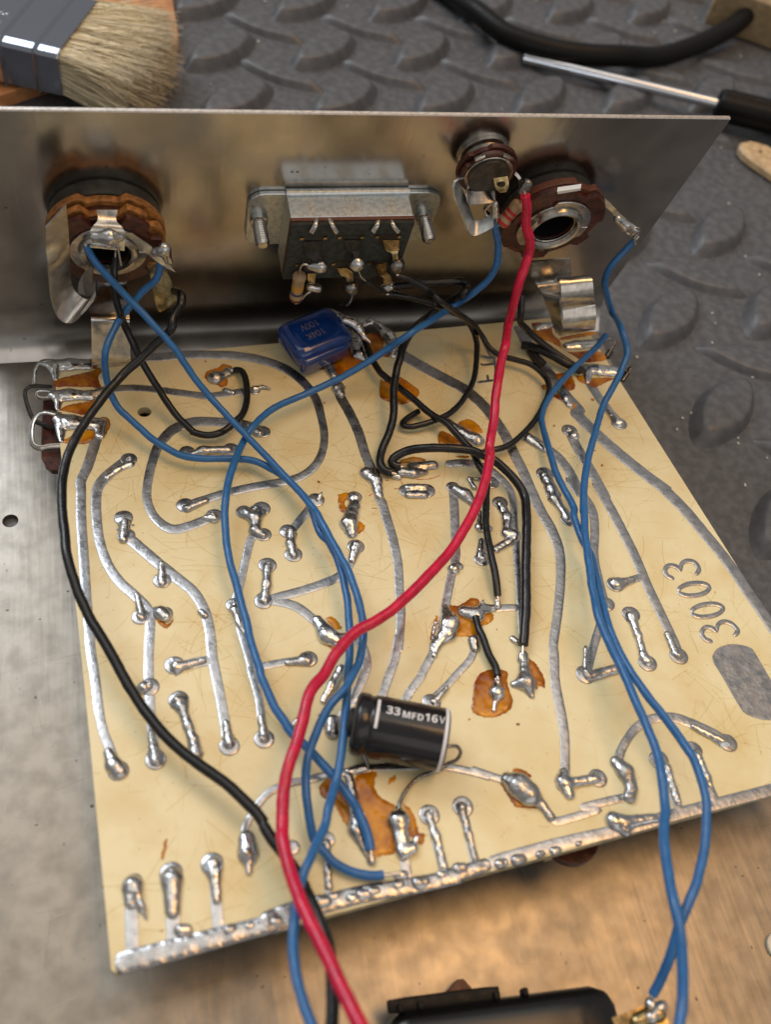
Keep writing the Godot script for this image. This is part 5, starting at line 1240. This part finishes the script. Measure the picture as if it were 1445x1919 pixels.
func slide_switch() -> void:
	var o := on_panel("slide_switch", "zinc slide switch with stamped ratings and six soldered terminals", "slide switch", 69.0, 38.6)
	part("mounting_plate", prism(rect(37.6, 14.6, 3.0, Vector2(0.4, 0.9)), 0.05, 0.95, 0.15), M.zinc, o)
	var cover := prism(rect(23.6, 17.0, 0.25, Vector2(0.2, -0.2)), 0.95, 6.3, 0.12)
	var cv := part("cover", cover, M.zinc, o)
	part("bend", tube(PackedVector3Array([Vector3(-11.6, 8.3, 0.95), Vector3(0, 8.3, 0.95), Vector3(12.0, 8.3, 0.95)]), 1.0, 16), M.zinc, o)
	part("wafer", prism(rect(23.7, 17.05, 0.2, Vector2(0.2, -0.2)), 6.32, 7.0, 0.08), M.brown_edge, o)
	var tb := part("terminal_board", prism(rect(23.5, 16.7, 0.2, Vector2(0.2, -0.3)), 7.02, 7.7, 0.08), M.paxolin, o)
	for x in [-16.2, 16.6]:
		var s := lathe([0, 0.95, 1.75, 0.95, 1.75, 2.1, 1.35, 2.2], 24, Transform3D(Basis(), Vector3(x, 1.6, 0)))
		var prof := [1.35, 2.2]
		for k in 9: prof.append_array([1.15, 2.35 + k * 0.5, 1.35, 2.6 + k * 0.5])
		prof.append_array([0.9, 7.2, 0, 7.2])
		s.add(lathe(prof, 24, Transform3D(Basis(), Vector3(x, 1.6, 0))))
		part("screw", s, M.spring, o)
	var row := 0
	for a in [SW_P1, SW_P2, SW_P3, SW_P4, SW_P5, SW_P6]: part("terminal", strip(a, 0.4), M.oxide if row < 2 else M.brass, o); row += 1
	# eyelet slots punched round each terminal
	for x in [-7.0, 0.2, 7.4]:
		for y in [4.2, -3.9]:
			part("slot", prism(rect(4.6, 1.1, 0.4, Vector2(x, y)), 7.6, 7.76, 0.0), M.void, tb)
			part("slot", prism(rect(3.0, 2.6, 0.3, Vector2(x, y - 1.5)), 7.6, 7.74, 0.0), M.void, tb)
			for sx in [-2.2, 2.2]:
				part("terminal_ear", pad_box(Vector3(0.8, 0.7, 0.5), 0.15, 2, Transform3D(Basis(), Vector3(x + sx, y + 0.1, 7.85))), M.brass, tb)
	for a in [SW_B1, SW_B2, SW_B3, SW_B4, SW_B5, SW_B6]: blob("terminal_solder", a, 0.6, M.dull_solder if a == SW_B3 or a == SW_B5 else M.solder, o)
	for a in [SW_T1, SW_T2, SW_T3, SW_T4]: part("cover_prong", tube(vecs(a, 0.4), 0.55, 8, 0.6), M.spring, o)
	part("bare_lead", tube(vecs(SW_LEAD, 0.4), 0.22, 6), M.wire_tin, o)
	part("lead_sleeve", tube(vecs(SW_SLEEVE, 0.4), 0.55, 8, 1.0, -1, 0.3), M.oxide, o)
	var texts := [["3A", -7.6, 5.3], [".5A", -7.6, 3.9], ["1.5A", -7.6, 2.4], ["125V", 0.2, 5.3], ["250V", 0.2, 3.9], ["125V", 0.2, 2.4], ["AC", 8.0, 5.1], ["AC", 8.0, 3.8], ["DC", 8.0, 2.5]]
	for t in texts:
		lettering("rating", t[0], 1.15, Transform3D(Basis(Vector3(1, 0, 0), Vector3(0, 0, -1), Vector3(0, 1, 0)), Vector3(t[1], 8.345, t[2] - 0.3)), M.gold_print, cv)

func lettering(called: String, text: String, high: float, t: Transform3D, m: Material, parent: Node3D, wrap_r := 0.0, bold := false) -> void:
	var tm := TextMesh.new()
	tm.text = text
	var sf := SystemFont.new()
	sf.font_names = PackedStringArray(["Droid Sans"])
	if bold: sf.font_weight = 700
	tm.font = sf
	tm.font_size = 32
	tm.pixel_size = 0.1
	tm.depth = 0.0
	tm.curve_step = 1.0
	var ar := tm.surface_get_arrays(0)
	var v: PackedVector3Array = ar[Mesh.ARRAY_VERTEX]
	var ix: PackedInt32Array = ar[Mesh.ARRAY_INDEX]
	var s := Shape.new()
	var k := high / 2.3
	for q in v:
		var x := q.x * k; var y := q.y * k
		if wrap_r > 0: s.p(t * Vector3(x, sin(y / wrap_r) * wrap_r, cos(y / wrap_r) * wrap_r + 0.1))
		else: s.p(t * Vector3(x, y, 0.012))
	for i in range(0, ix.size(), 3):
		var n := (v[ix[i + 1]] - v[ix[i]]).cross(v[ix[i + 2]] - v[ix[i]])
		if n.z > 0: s.tri(ix[i], ix[i + 1], ix[i + 2])
		else: s.tri(ix[i], ix[i + 2], ix[i + 1])
	part(called, s, m, parent)

func resistor(label: String, a: Array, leads: Array, bands: Array) -> void:
	var p0 := Vector3(a[0], a[1], a[2]); var p1 := Vector3(a[3], a[4], a[5])
	var o := thing("resistor", label, "resistor", PANEL, "small banded resistors")
	var ax := (p1 - p0)
	var L := ax.length()
	ax = ax.normalized()
	var sx := ax.cross(Vector3(0, 0, 1)).normalized()
	var t := Transform3D(Basis(sx, ax.cross(sx), ax), p0)
	var prof := [0.0, 0.0, 0.85, 0.06, 1.25, 0.4, 1.38, 0.9, 1.32, 1.5, 1.18, 1.9, 1.18, L - 1.9, 1.32, L - 1.5, 1.38, L - 0.9, 1.25, L - 0.4, 0.85, L - 0.06, 0, L]
	var s := Shape.new()   # one smooth body of revolution
	for i in range(0, prof.size(), 2):
		for k in 24: s.p(t * Vector3(cos(TAU * k / 24) * prof[i], sin(TAU * k / 24) * prof[i], prof[i + 1]))
	for i in prof.size() / 2 - 1:
		for k in 24: s.quad(i * 24 + k, i * 24 + (k + 1) % 24, (i + 1) * 24 + (k + 1) % 24, (i + 1) * 24 + k)
	var bd := part("body", s, M.resistor, o)
	for b in bands:
		var z: float = b[0] * L
		var r := 1.40 if b[0] < 0.2 or b[0] > 0.8 else (1.21 if absf(b[0] - 0.5) < 0.22 else 1.32)
		part("colour_band", lathe([r - 0.1, z - 0.36, r, z - 0.33, r, z + 0.33, r - 0.1, z + 0.36], 24, t), b[1], bd)
	for l in leads: part("lead", tube(vecs(l, 0.4), 0.26, 8), M.wire_tin, o)

func resistors() -> void:
	resistor("tan resistor with orange, navy and brown bands at the slide switch's lower left", R1, [R1_LEAD1, R1_LEAD2], [[0.42, M.band_orange], [0.53, M.band_orange], [0.69, M.band_navy], [0.91, M.band_brown]])
	resistor("tan resistor with red bands beside the small jack, behind the red wire", R2B, [R2_LEAD1, R2_LEAD2], [[0.42, M.band_red], [0.6, M.band_red], [0.86, M.band_red]])

func film_capacitor() -> void:
	var o := thing("film_capacitor", "glossy dark blue block capacitor propped on solder below the slide switch", "capacitor", BOARD)
	var x := Vector3(14, 0.6, -5.4).normalized()
	var up := Vector3(-0.02, 0.97, 0.24)
	up = (up - x * up.dot(x)).normalized()
	var t := Transform3D(Basis(x, up, x.cross(up)), Vector3(53.3, 5.2, 5.2))
	var fb := part("body", pad_box(Vector3(14.4, 5.4, 10.4), 2.4, 12, t), M.cap_blue, o)
	part("shoulder", pad_box(Vector3(11.5, 4.6, 2.2), 1.05, 8, t * Transform3D(Basis(), Vector3(-0.6, -0.9, 4.9))), M.cap_blue, o)
	var flip := Basis(Vector3(-1, 0, 0), Vector3(0, 0, 1), Vector3(0, 1, 0))
	lettering("marking", "100V", 1.45, t * Transform3D(flip, Vector3(-0.8, 2.70, -1.5)), M.cap_mark, fb)
	lettering("marking", "104K", 1.45, t * Transform3D(flip, Vector3(-0.8, 2.70, 0.9)), M.cap_mark, fb)
	part("lead", tube(vecs(CAP_HOOK, 0.4), 0.32, 8), M.wire_tin, o)
	var r := []
	for i in range(0, CAP_TOPLEAD.size(), 4): r.append_array([CAP_TOPLEAD[i], CAP_TOPLEAD[i + 1], CAP_TOPLEAD[i + 2], CAP_TOPLEAD[i + 3], 0])
	part("soldered_lead", nets([], [r], 0.5, 0.25, 0.06), M.solder, o)

func can_capacitor() -> void:
	var o := thing("can_capacitor", "black cylindrical capacitor printed 33MFD16V lying across the board", "capacitor", BOARD)
	var a := Vector3(38.3, 5.0, 92.4); var b := Vector3(51.4, 5.0, 98.4)
	var ax := (b - a).normalized()
	var L := 14.2
	var side := Vector3.UP.cross(ax).normalized()   # horizontal, towards the viewer's left
	var t := Transform3D(Basis(ax, side.cross(ax) * -1.0, Vector3.ZERO), a)
	t.basis.z = t.basis.x.cross(t.basis.y)
	var zt := Transform3D(Basis(t.basis.y, t.basis.z, t.basis.x), a)   # lathe axis along the can
	var R := 4.75
	var prof := [3.5, -0.1, R - 0.5, 0.0, R - 0.08, 0.35, R, 0.8, R, 1.7, R - 0.28, 2.15, R - 0.28, 2.45, R, 2.9, R, L - 0.5, R - 0.15, L - 0.15, R - 0.6, L, 3.7, L - 0.05]
	var s := Shape.new()
	for i in range(0, prof.size(), 2):
		for k in 72: s.p(zt * Vector3(cos(TAU * k / 72) * prof[i], sin(TAU * k / 72) * prof[i], prof[i + 1]))
	for i in prof.size() / 2 - 1:
		for k in 72: s.quad(i * 72 + k, i * 72 + (k + 1) % 72, (i + 1) * 72 + (k + 1) % 72, (i + 1) * 72 + k)
	var sv := part("sleeve", s, M.cap_black, o)
	part("end_cap", lathe([3.7, L - 0.05, 3.6, L - 0.5, 0, L - 0.5], 48, zt), M.spring, o)
	part("end_plug", lathe([3.5, -0.1, 3.4, 0.25, 2.2, 0.3, 2.2, -0.7, 1.6, -1.0, 0, -1.0], 48, zt), M.rubber, o)
	part("printed_ring", ring_band(zt, R + 0.012, L - 0.85, L - 0.35, 0, TAU), M.white_print, sv)
	part("printed_bar", ring_band(zt, R + 0.012, 2.95, 3.4, -0.55, 0.5), M.white_print, sv)
	# the text runs along the can, its baseline towards the viewer
	var tb := Transform3D(Basis(t.basis.x, t.basis.y, t.basis.z), a + ax * 8.0)
	var turn := Transform3D(Basis(Vector3(1, 0, 0), CAN_TURN), Vector3.ZERO)
	lettering("printed_text", "33", 1.4, tb * turn * Transform3D(Basis(), Vector3(-2.6, 0, 0)), M.white_print, sv, R, true)
	lettering("printed_text", "MFD", 1.1, tb * turn * Transform3D(Basis(Vector3(1, 0, 0), 0.05), Vector3(0.35, 0, 0)), M.white_print, sv, R, true)
	lettering("printed_text", "16", 1.35, tb * turn * Transform3D(Basis(), Vector3(3.1, 0, 0)), M.white_print, sv, R, true)
	lettering("printed_text", "V", 1.2, tb * turn * Transform3D(Basis(), Vector3(4.75, 0, 0)), M.white_print, sv, R)
	for l in [CAN_LEAD1, CAN_LEAD2, CAN_LEAD3]: part("lead", tube(vecs(l, 0.4), 0.3, 8), M.dull_solder, o)

const CAN_TURN := -1.72
const CAN_A0 := 0.0
func ring_band(zt: Transform3D, r: float, z0: float, z1: float, a0: float, a1: float) -> Shape:
	var s := Shape.new()
	for k in 49:
		var a := lerpf(a0, a1, k / 48.0)
		s.p(zt * Vector3(cos(a) * r, sin(a) * r, z0)); s.p(zt * Vector3(cos(a) * r, sin(a) * r, z1))
	for k in 48: s.quad(k * 2, k * 2 + 2, k * 2 + 3, k * 2 + 1)
	return s

func under(poly: Array, y0: float, y1: float) -> Shape:   # a sheet lying parallel to the board
	var p := PackedVector2Array()
	for i in range(0, poly.size(), 2): p.append(Vector2(poly[i], -poly[i + 1]))
	return prism(p, y0, y1, 0.15, Transform3D(Basis(Vector3.RIGHT, Vector3(0, 0, -1), Vector3.UP), Vector3.ZERO))

func pots() -> void:
	var o := thing("potentiometer", "potentiometer with maroon wafer and three looped lugs at the board's rear left edge", "potentiometer", BOARD, "potentiometers under the board")
	part("wafer", under(POT_L, -4.8, -3.4), M.maroon, o)
	part("body", lathe([0, 0, 9, 0, 9, 3, 0, 3], 40, Transform3D(Basis(Vector3(1, 0, 0), PI * 0.5), Vector3(8.2, -3.4, 17))), M.spring, o)
	for l in [POT_L_LUG1, POT_L_LUG2, POT_L_LUG3]: part("lug", tube(vecs(l, 0.3), 0.62, 10, 0.45), M.spring, o)
	part("lug", tube(vecs(POT_L_DARK, 0.3), 0.5, 8, 0.5), M.oxide, o)
	o = thing("potentiometer", "potentiometer with two dark-ended lugs at the board's rear right corner", "potentiometer", BOARD, "potentiometers under the board")
	for l in [POT_R_LUG1, POT_R_LUG2]: part("lug", tube(vecs(l, 0.3), 0.7, 10, 0.45), M.dull_solder, o)
	for l in [POT_R_LUG1, POT_R_LUG2]:
		var q := vecs(l, 0.3)
		part("lug_tip", tube(q.slice(q.size() - 9), 0.74, 10, 0.5), M.void, o)
	part("wafer", under([108, 6, 119, 6, 119, 18, 108, 18], -4.8, -3.4), M.maroon, o)
	o = thing("potentiometer", "potentiometer whose dark maroon wafer edge peeks out under the board's front edge", "potentiometer", BOARD, "potentiometers under the board")
	var disc := []
	for k in 40: disc.append_array([69.4 + cos(TAU * k / 40) * 4.6, 113.2 + sin(TAU * k / 40) * 4.6])
	part("wafer", under(disc, -8.0, -6.4), M.maroon, o)
	part("body", under([66, 106, 73, 106, 73, 114.5, 66, 114.5], -13.5, -8.05), M.spring, o)

func foot_block() -> void:
	var t := Transform3D(Basis(Vector3.UP, deg_to_rad(-8.5)), Vector3(0.0512, 0, 0.1465))
	var o := thing("footswitch", "black plastic footswitch block cut off by the picture's bottom edge", "footswitch", t)
	var flat := Transform3D(Basis(Vector3.RIGHT, Vector3(0, 0, -1), Vector3.UP), Vector3.ZERO)
	part("body", pad_box(Vector3(35, 9.5, 30), 3.6, 10, Transform3D(Basis(), Vector3(-0.8, 4.8, 0))), M.black_gloss, o)
	part("ledge", pad_box(Vector3(17, 1.8, 2.0), 0.5, 4, Transform3D(Basis(), Vector3(-9.2, 6.2, -15.6))), M.black_plastic, o)
	for x in [-16.0, -13.0, -1.5, 3.0]: part("rib", pad_box(Vector3(0.9, 2.4, 1.2), 0.3, 3, Transform3D(Basis(), Vector3(x, 6.6, -15.2))), M.black_plastic, o)
	var tri := PackedVector2Array([Vector2(-10, 15), Vector2(-5.6, 18.4), Vector2(-4.6, 18.4), Vector2(-2.0, 15)])
	part("clip", prism(tri, 1.0, 1.6, 0.1, flat), M.brown_edge, o)
	var inv := t.affine_inverse()
	var c: Vector3 = (inv * (BOARD * (Vector3(BLUE_E_LUG[0], BLUE_E_LUG[1], BLUE_E_LUG[2]) * 0.001))) * 1000.0
	part("lug", strip([c.x - 6, c.y - 1.2, c.z + 3.4, c.x - 6.4, c.y - 1.2, c.z + 0.8, c.x - 3, c.y - 0.6, c.z + 3.0, c.x - 3.4, c.y - 0.6, c.z + 0.2, c.x + 1, c.y - 0.4, c.z + 2.4, c.x + 0.4, c.y - 0.4, c.z - 0.4], 0.5), M.brass, o)
	blob("lug_solder", [c.x - 3.4, c.y - 0.3, c.z + 1.6, 1.0, c.x - 0.4, c.y - 0.1, c.z + 1.0, 1.25], 0.6, M.brass, o)
	blob("lug_solder", [c.x - 1.6, c.y + 0.3, c.z + 1.4, 0.9, c.x + 0.4, c.y + 0.2, c.z + 0.3, 0.8], 0.6, M.solder, o)
	var dot := thing("rubber_foot", "pale cream disc on the base plate at the right frame edge", "foot", Transform3D(Basis(), Vector3(0.1032, 0, 0.1365)))
	part("disc", lathe([0, 0.02, 2.0, 0.02, 2.0, 0.7, 1.7, 0.9, 0, 0.9], 32, Transform3D(Basis(Vector3(1, 0, 0), -PI * 0.5), Vector3.ZERO)), M.cream, dot)

# ------------------------------------------------------------------ tools behind the panel
func brush() -> void:
	var plate := thing("copper_sheet", "orange-brown copper-coloured sheet under the paintbrush", "sheet")
	var pp := PackedVector2Array([Vector2(47, 175), Vector2(44.2, 128.2), Vector2(43.2, 124.2), Vector2(41, 121.6), Vector2(8, 107), Vector2(-6, 99.5), Vector2(-40, 84), Vector2(-40, 175)])
	part("sheet", prism(pp, -1.1, 3.0, 0.3, Transform3D(Basis(Vector3.RIGHT, Vector3(0, 0, -1), Vector3.UP), Vector3.ZERO)), M.copper_board, plate)
	var ax := Vector3(20.5, 0, 9.0).normalized()   # towards the bristle tips
	var back := Vector3(8.2, 0, -16.6).normalized()
	# frame: x along the brush, y up, z towards the viewer
	var t := Transform3D(Basis(ax, Vector3.UP, ax.cross(Vector3.UP)), Vector3(0.0096, 0.0, -0.0965))
	var o := thing("paintbrush", "flat paintbrush with a shiny metal ferrule and pale bristles", "paintbrush", t)
	var inv := t.basis.inverse()
	var sk: Vector3 = inv * back   # the ferrule's end line, slanting away
	var W := 30.0
	var s := Shape.new()
	var prof := [Vector2(0, 4.4), Vector2(0.9, 3.7), Vector2(2.5, 3.6), Vector2(W - 2, 3.6), Vector2(W, 5), Vector2(W, 14.4), Vector2(W - 2, 15.8), Vector2(2.5, 15.8), Vector2(0.7, 15.4), Vector2(0, 14.4)]
	var steps := [-60.0, -15.5, -14.8, -14.1, -6.6, -5.9, -5.2, -0.3, 0.0]
	var grow := [0.0, 0.0, 0.6, 0.0, 0.0, 0.6, 0.0, 0.0, -0.1]
	for i in steps.size():
		for q in prof:
			var c: Vector2 = (q - Vector2(W * 0.5, 9.7))
			c += Vector2(signf(c.x), signf(c.y)) * grow[i]
			c += Vector2(W * 0.5, 9.7)
			s.p(Vector3(steps[i], c.y, 0) + sk * c.x)
	for i in steps.size() - 1:
		for k in 10: s.quad(i * 10 + k, (i + 1) * 10 + k, (i + 1) * 10 + (k + 1) % 10, i * 10 + (k + 1) % 10)
	var fs := Shape.new()   # flat-shaded copy, so that the folded edges stay crisp
	for k in range(0, s.f.size(), 3): fs.face([s.v[s.f[k]], s.v[s.f[k + 1]], s.v[s.f[k + 2]]])
	var fe := part("ferrule", fs, M.ferrule, o)
	for k in 46:   # stamped marks on the ferrule's face
		var c := Vector3(-17.0 - rng.randf_range(0, 5.5), 15.85, 0) + sk * rng.randf_range(3.5, 13.0)
		if k < 24: part("embossed_mark", pad_box(Vector3(rng.randf_range(0.5, 1.6), 0.4, rng.randf_range(0.3, 0.8)), 0.15, 3, Transform3D(Basis(Vector3.UP, rng.randf_range(0.3, 1.1)), c)), M.chrome, fe)
	var b := Shape.new()
	var r := RandomNumberGenerator.new()
	r.seed = 5
	for k in 3600:
		var u := r.randf(); var h := r.randf()
		var p0 := Vector3(-1.0, lerpf(4.6, 15.2, h), 0) + sk * lerpf(0.6, W - 0.6, u)
		var clump := wob.get_noise_2d(u * 42.0, h * 14.0)
		var L := 18.5 + 5.5 * r.randf() + 5.0 * clump - 3.0 * pow(absf(u - 0.5) * 2, 3)
		var fan := (u - 0.5) * 0.42 + r.randf_range(-0.06, 0.06) + 0.22 * wob.get_noise_2d(u * 42.0 + 40, h * 14.0)
		var dirv := (Vector3(1, 0, 0) + Vector3(0, 0, -1) * fan + Vector3(0, lerpf(-0.12, 0.05, h) + r.randf_range(-0.05, 0.05), 0)).normalized()
		var curl := Vector3(0, r.randf_range(-3.2, 0.6), r.randf_range(-2.0, 2.0))
		if r.randf() < 0.03:
			dirv = (dirv + Vector3(0, r.randf_range(0.05, 0.25), r.randf_range(-0.4, 0.4))).normalized()
		var rad := r.randf_range(0.09, 0.19)
		var tone := r.randf_range(0.75, 1.1)
		var base := Color(0.90, 0.80, 0.55) * tone if r.randf() > 0.2 else Color(0.64, 0.52, 0.30) * tone
		var st := b.v.size()
		var pt := p0
		for i in 6:
			var f := i / 5.0
			pt = p0 + dirv * L * f + curl * f * f
			pt.y = maxf(pt.y, 0.2)
			var rr := rad * (1.0 - 0.6 * f)
			for m in 3:
				b.p(pt + Vector3(0, cos(TAU * m / 3) * rr, sin(TAU * m / 3) * rr))
				var dark := Color(0.34, 0.27, 0.17)
				var cc := base.lerp(dark, smoothstep(0.86, 1.0, f) * 0.6)
				cc.a = 1
				b.col.append(cc)
		for i in 5:
			for m in 3: b.quad(st + i * 3 + m, st + i * 3 + (m + 1) % 3, st + i * 3 + 3 + (m + 1) % 3, st + i * 3 + 3 + m)
	tag(part("bristles", b, M.bristle, o), "", "", "", "stuff")

func tools() -> void:
	var o := thing("power_cable", "thick black cable arcing over the mat behind the panel", "cable")
	part("jacket", tube(vecs([118, 4, -191.8, 130, 3, -167.8, 138.4, 2.2, -153.8, 142, 4.8, -138.7, 148, 4.8, -125.7, 158.8, 4.8, -118.2, 171, 4.8, -114.7, 185.6, 4.8, -113.7, 201.8, 2.6, -117.2, 221, 3.5, -123.8, 238, 5.5, -131.8, 254, 8, -143.8], 1.2), 3.3, 20), M.black_plastic, o)
	o = thing("screwdriver", "screwdriver with a bright round shaft and a fluted black handle", "screwdriver")
	var a := Vector3(152.5, 1.2, -118.9); var tip := Vector3(207, 4.6, -87.5)
	var ax := (tip - a).normalized()
	part("shaft", tube(PackedVector3Array([a, a.lerp(tip, 0.5), tip]), 1.7, 24), M.chrome, o)
	var y := ax.cross(Vector3.UP).normalized()
	var t := Transform3D(Basis(y, ax.cross(y), ax), tip)
	var hs := Shape.new()
	var prof := [[0.0, 0.0], [2.8, 0.0], [4.2, 0.35], [4.9, 1.3], [5.1, 3.0], [5.0, 60.0]]
	for i in prof.size():
		for k in 60:
			var an := TAU * k / 60
			var r: float = prof[i][0]
			if i > 2: r *= 1.0 - 0.09 * pow(absf(cos(an * 3.0)), 6.0)
			hs.p(t * Vector3(cos(an) * r, sin(an) * r, prof[i][1]))
	for i in prof.size() - 1:
		for k in 60: hs.quad(i * 60 + k, i * 60 + (k + 1) % 60, (i + 1) * 60 + (k + 1) % 60, (i + 1) * 60 + k)
	part("handle", hs, M.black_plastic, o)
	o = thing("wooden_block", "tan wooden block cut off by the picture's top right corner", "block")
	var bt := Transform3D(Basis(Vector3.UP, deg_to_rad(-38)), Vector3(266, 6.0, -146))
	part("block", pad_box(Vector3(46, 14, 46), 1.2, 6, bt), M.tan, o)
	part("planed_edge", pad_box(Vector3(1.0, 12.6, 44), 0.3, 3, bt * Transform3D(Basis(), Vector3(-23.3, 0, 0))), M.wood, o)
	o = thing("wooden_strip", "flat pale wooden strip with a rounded end beside the screwdriver handle", "wooden strip")
	var pp := PackedVector2Array([Vector2(207.6, 69.5), Vector2(207.4, 66.5), Vector2(208.6, 63), Vector2(215, 51), Vector2(236, 15.5), Vector2(246, 23.5), Vector2(218, 70), Vector2(213, 72.5), Vector2(209.4, 71.9)])
	part("strip", prism(pp, -1.1, 2.0, 0.7, Transform3D(Basis(Vector3.RIGHT, Vector3(0, 0, -1), Vector3.UP), Vector3.ZERO)), M.wood, o)
	part("hole", lathe([0.55, 0, 0.55, 0.05, 0, 0.05], 20, Transform3D(Basis(Vector3(1, 0, 0), -PI * 0.5), Vector3(213.5, 2.0, -66.5))), M.void, o)


# ------------------------------------------------------------------ wires
func wire(key: String, label: String, r: float, m: Material, group: String, bare_start := 0.0, bare_end := 0.0, seg := 12) -> void:
	var a: Array = wire_path(key)
	var pts := vecs(a, 0.7)
	for i in range(3, pts.size() - 3):   # hand-bent wire never runs quite true
		var q := pts[i] * 0.55
		pts[i] += Vector3(wob.get_noise_3dv(q), wob.get_noise_3dv(q + Vector3(40, 0, 0)) * 0.6, wob.get_noise_3dv(q + Vector3(0, 0, 40))) * 0.13
	var o := thing("hookup_wire", label, "wire", BOARD, group)
	part("insulation", tube(pts, r * 0.93, seg, 1.0, -1.0, 0.07), m, o)
	var n := pts.size()
	if bare_start > 0:
		var d := (pts[0] - pts[1]).normalized()
		part("bare_end", tube(PackedVector3Array([pts[1], pts[0] + d * bare_start * 0.5, pts[0] + d * bare_start]), 0.28, 6), M.wire_tin, o)
	if bare_end > 0:
		var d := (pts[n - 1] - pts[n - 2]).normalized()
		part("bare_end", tube(PackedVector3Array([pts[n - 2], pts[n - 1] + d * bare_end * 0.5, pts[n - 1] + d * bare_end]), 0.28, 6), M.wire_tin, o)
		var e := pts[n - 1] + d * bare_end
		part("end_solder", nets([], [[e.x - d.x * 0.5, minf(e.y, 0.5), e.z - d.z * 0.5, 0.55, 0, e.x + d.x * 0.6, 0.15, e.z + d.z * 0.6, 0.75, 0]], 0.4, 0.2, 0.1, -0.35), M.solder, o)

func wires() -> void:
	var gb := "blue hookup wires"
	var gk := "black hookup wires"
	wire("blue_a", "blue wire from the middle lug of the orange-brown jack to the lower board edge", 0.72, M.blue_wire, gb, 0.5, 2.5)
	wire("blue_b", "blue wire from the orange-brown jack's right lug, running off the picture's bottom edge", 0.72, M.blue_wire, gb, 0.8)
	wire("blue_c", "blue wire from the small jack past the blue capacitor to the big flux stain", 0.75, M.blue_wire, gb, 0.6, 0.6)
	wire("blue_d", "blue wire from the right lug of the maroon jack down over the board", 0.78, M.blue_wire, gb, 1.2)
	wire("blue_e", "blue wire from the board's rear right corner to the black footswitch lug", 0.74, M.blue_wire, gb, 0.0, 1.5)
	wire("red", "thick red wire from the small jack sweeping across the whole board", 0.98, M.red_wire, "", 1.0)
	wire("black_a", "long black wire curving down the left edge of the board", 0.88, M.black_wire, gk, 0.6)
	wire("black_b", "thin black wire hooked from the orange-brown jack to a solder ball at rear left", 0.75, M.black_wire, gk, 1.2, 1.2)
	wire("black_c", "black wire from the switch's right lug bulging right behind the red wire", 0.68, M.black_wire, gk, 0.5, 0.5)
	wire("black_d", "black wire from the switch ending in a small hook on the board", 0.68, M.black_wire, gk, 0.6)
	wire("black_e", "black wire from the blue capacitor running diagonally under the red wire", 0.76, M.black_wire, gk, 0.5, 1.0)
	wire("black_f", "black wire looping out from the switch and down to the board's centre", 0.90, M.black_wire, gk, 0.5, 1.0)
	wire("black_g", "black wire arching from the board's centre to a solder tail beside two amber spots", 0.95, M.black_wire, gk, 0.5, 1.8)
	wire("black_h", "black wire dropping behind the red wire to the right rear lug", 0.82, M.black_wire, gk)
	wire("black_i", "short black sleeved lead tapering to the right rear solder lug", 1.05, M.black_wire, gk)
	wire("black_j", "stub of charred black wire lying on the wide grey trace at the rear", 1.0, M.oxide, gk)
	wire("black_k", "short black jumper wire between two solder blobs on amber flux", 0.72, M.black_wire, gk, 0.6, 0.8)
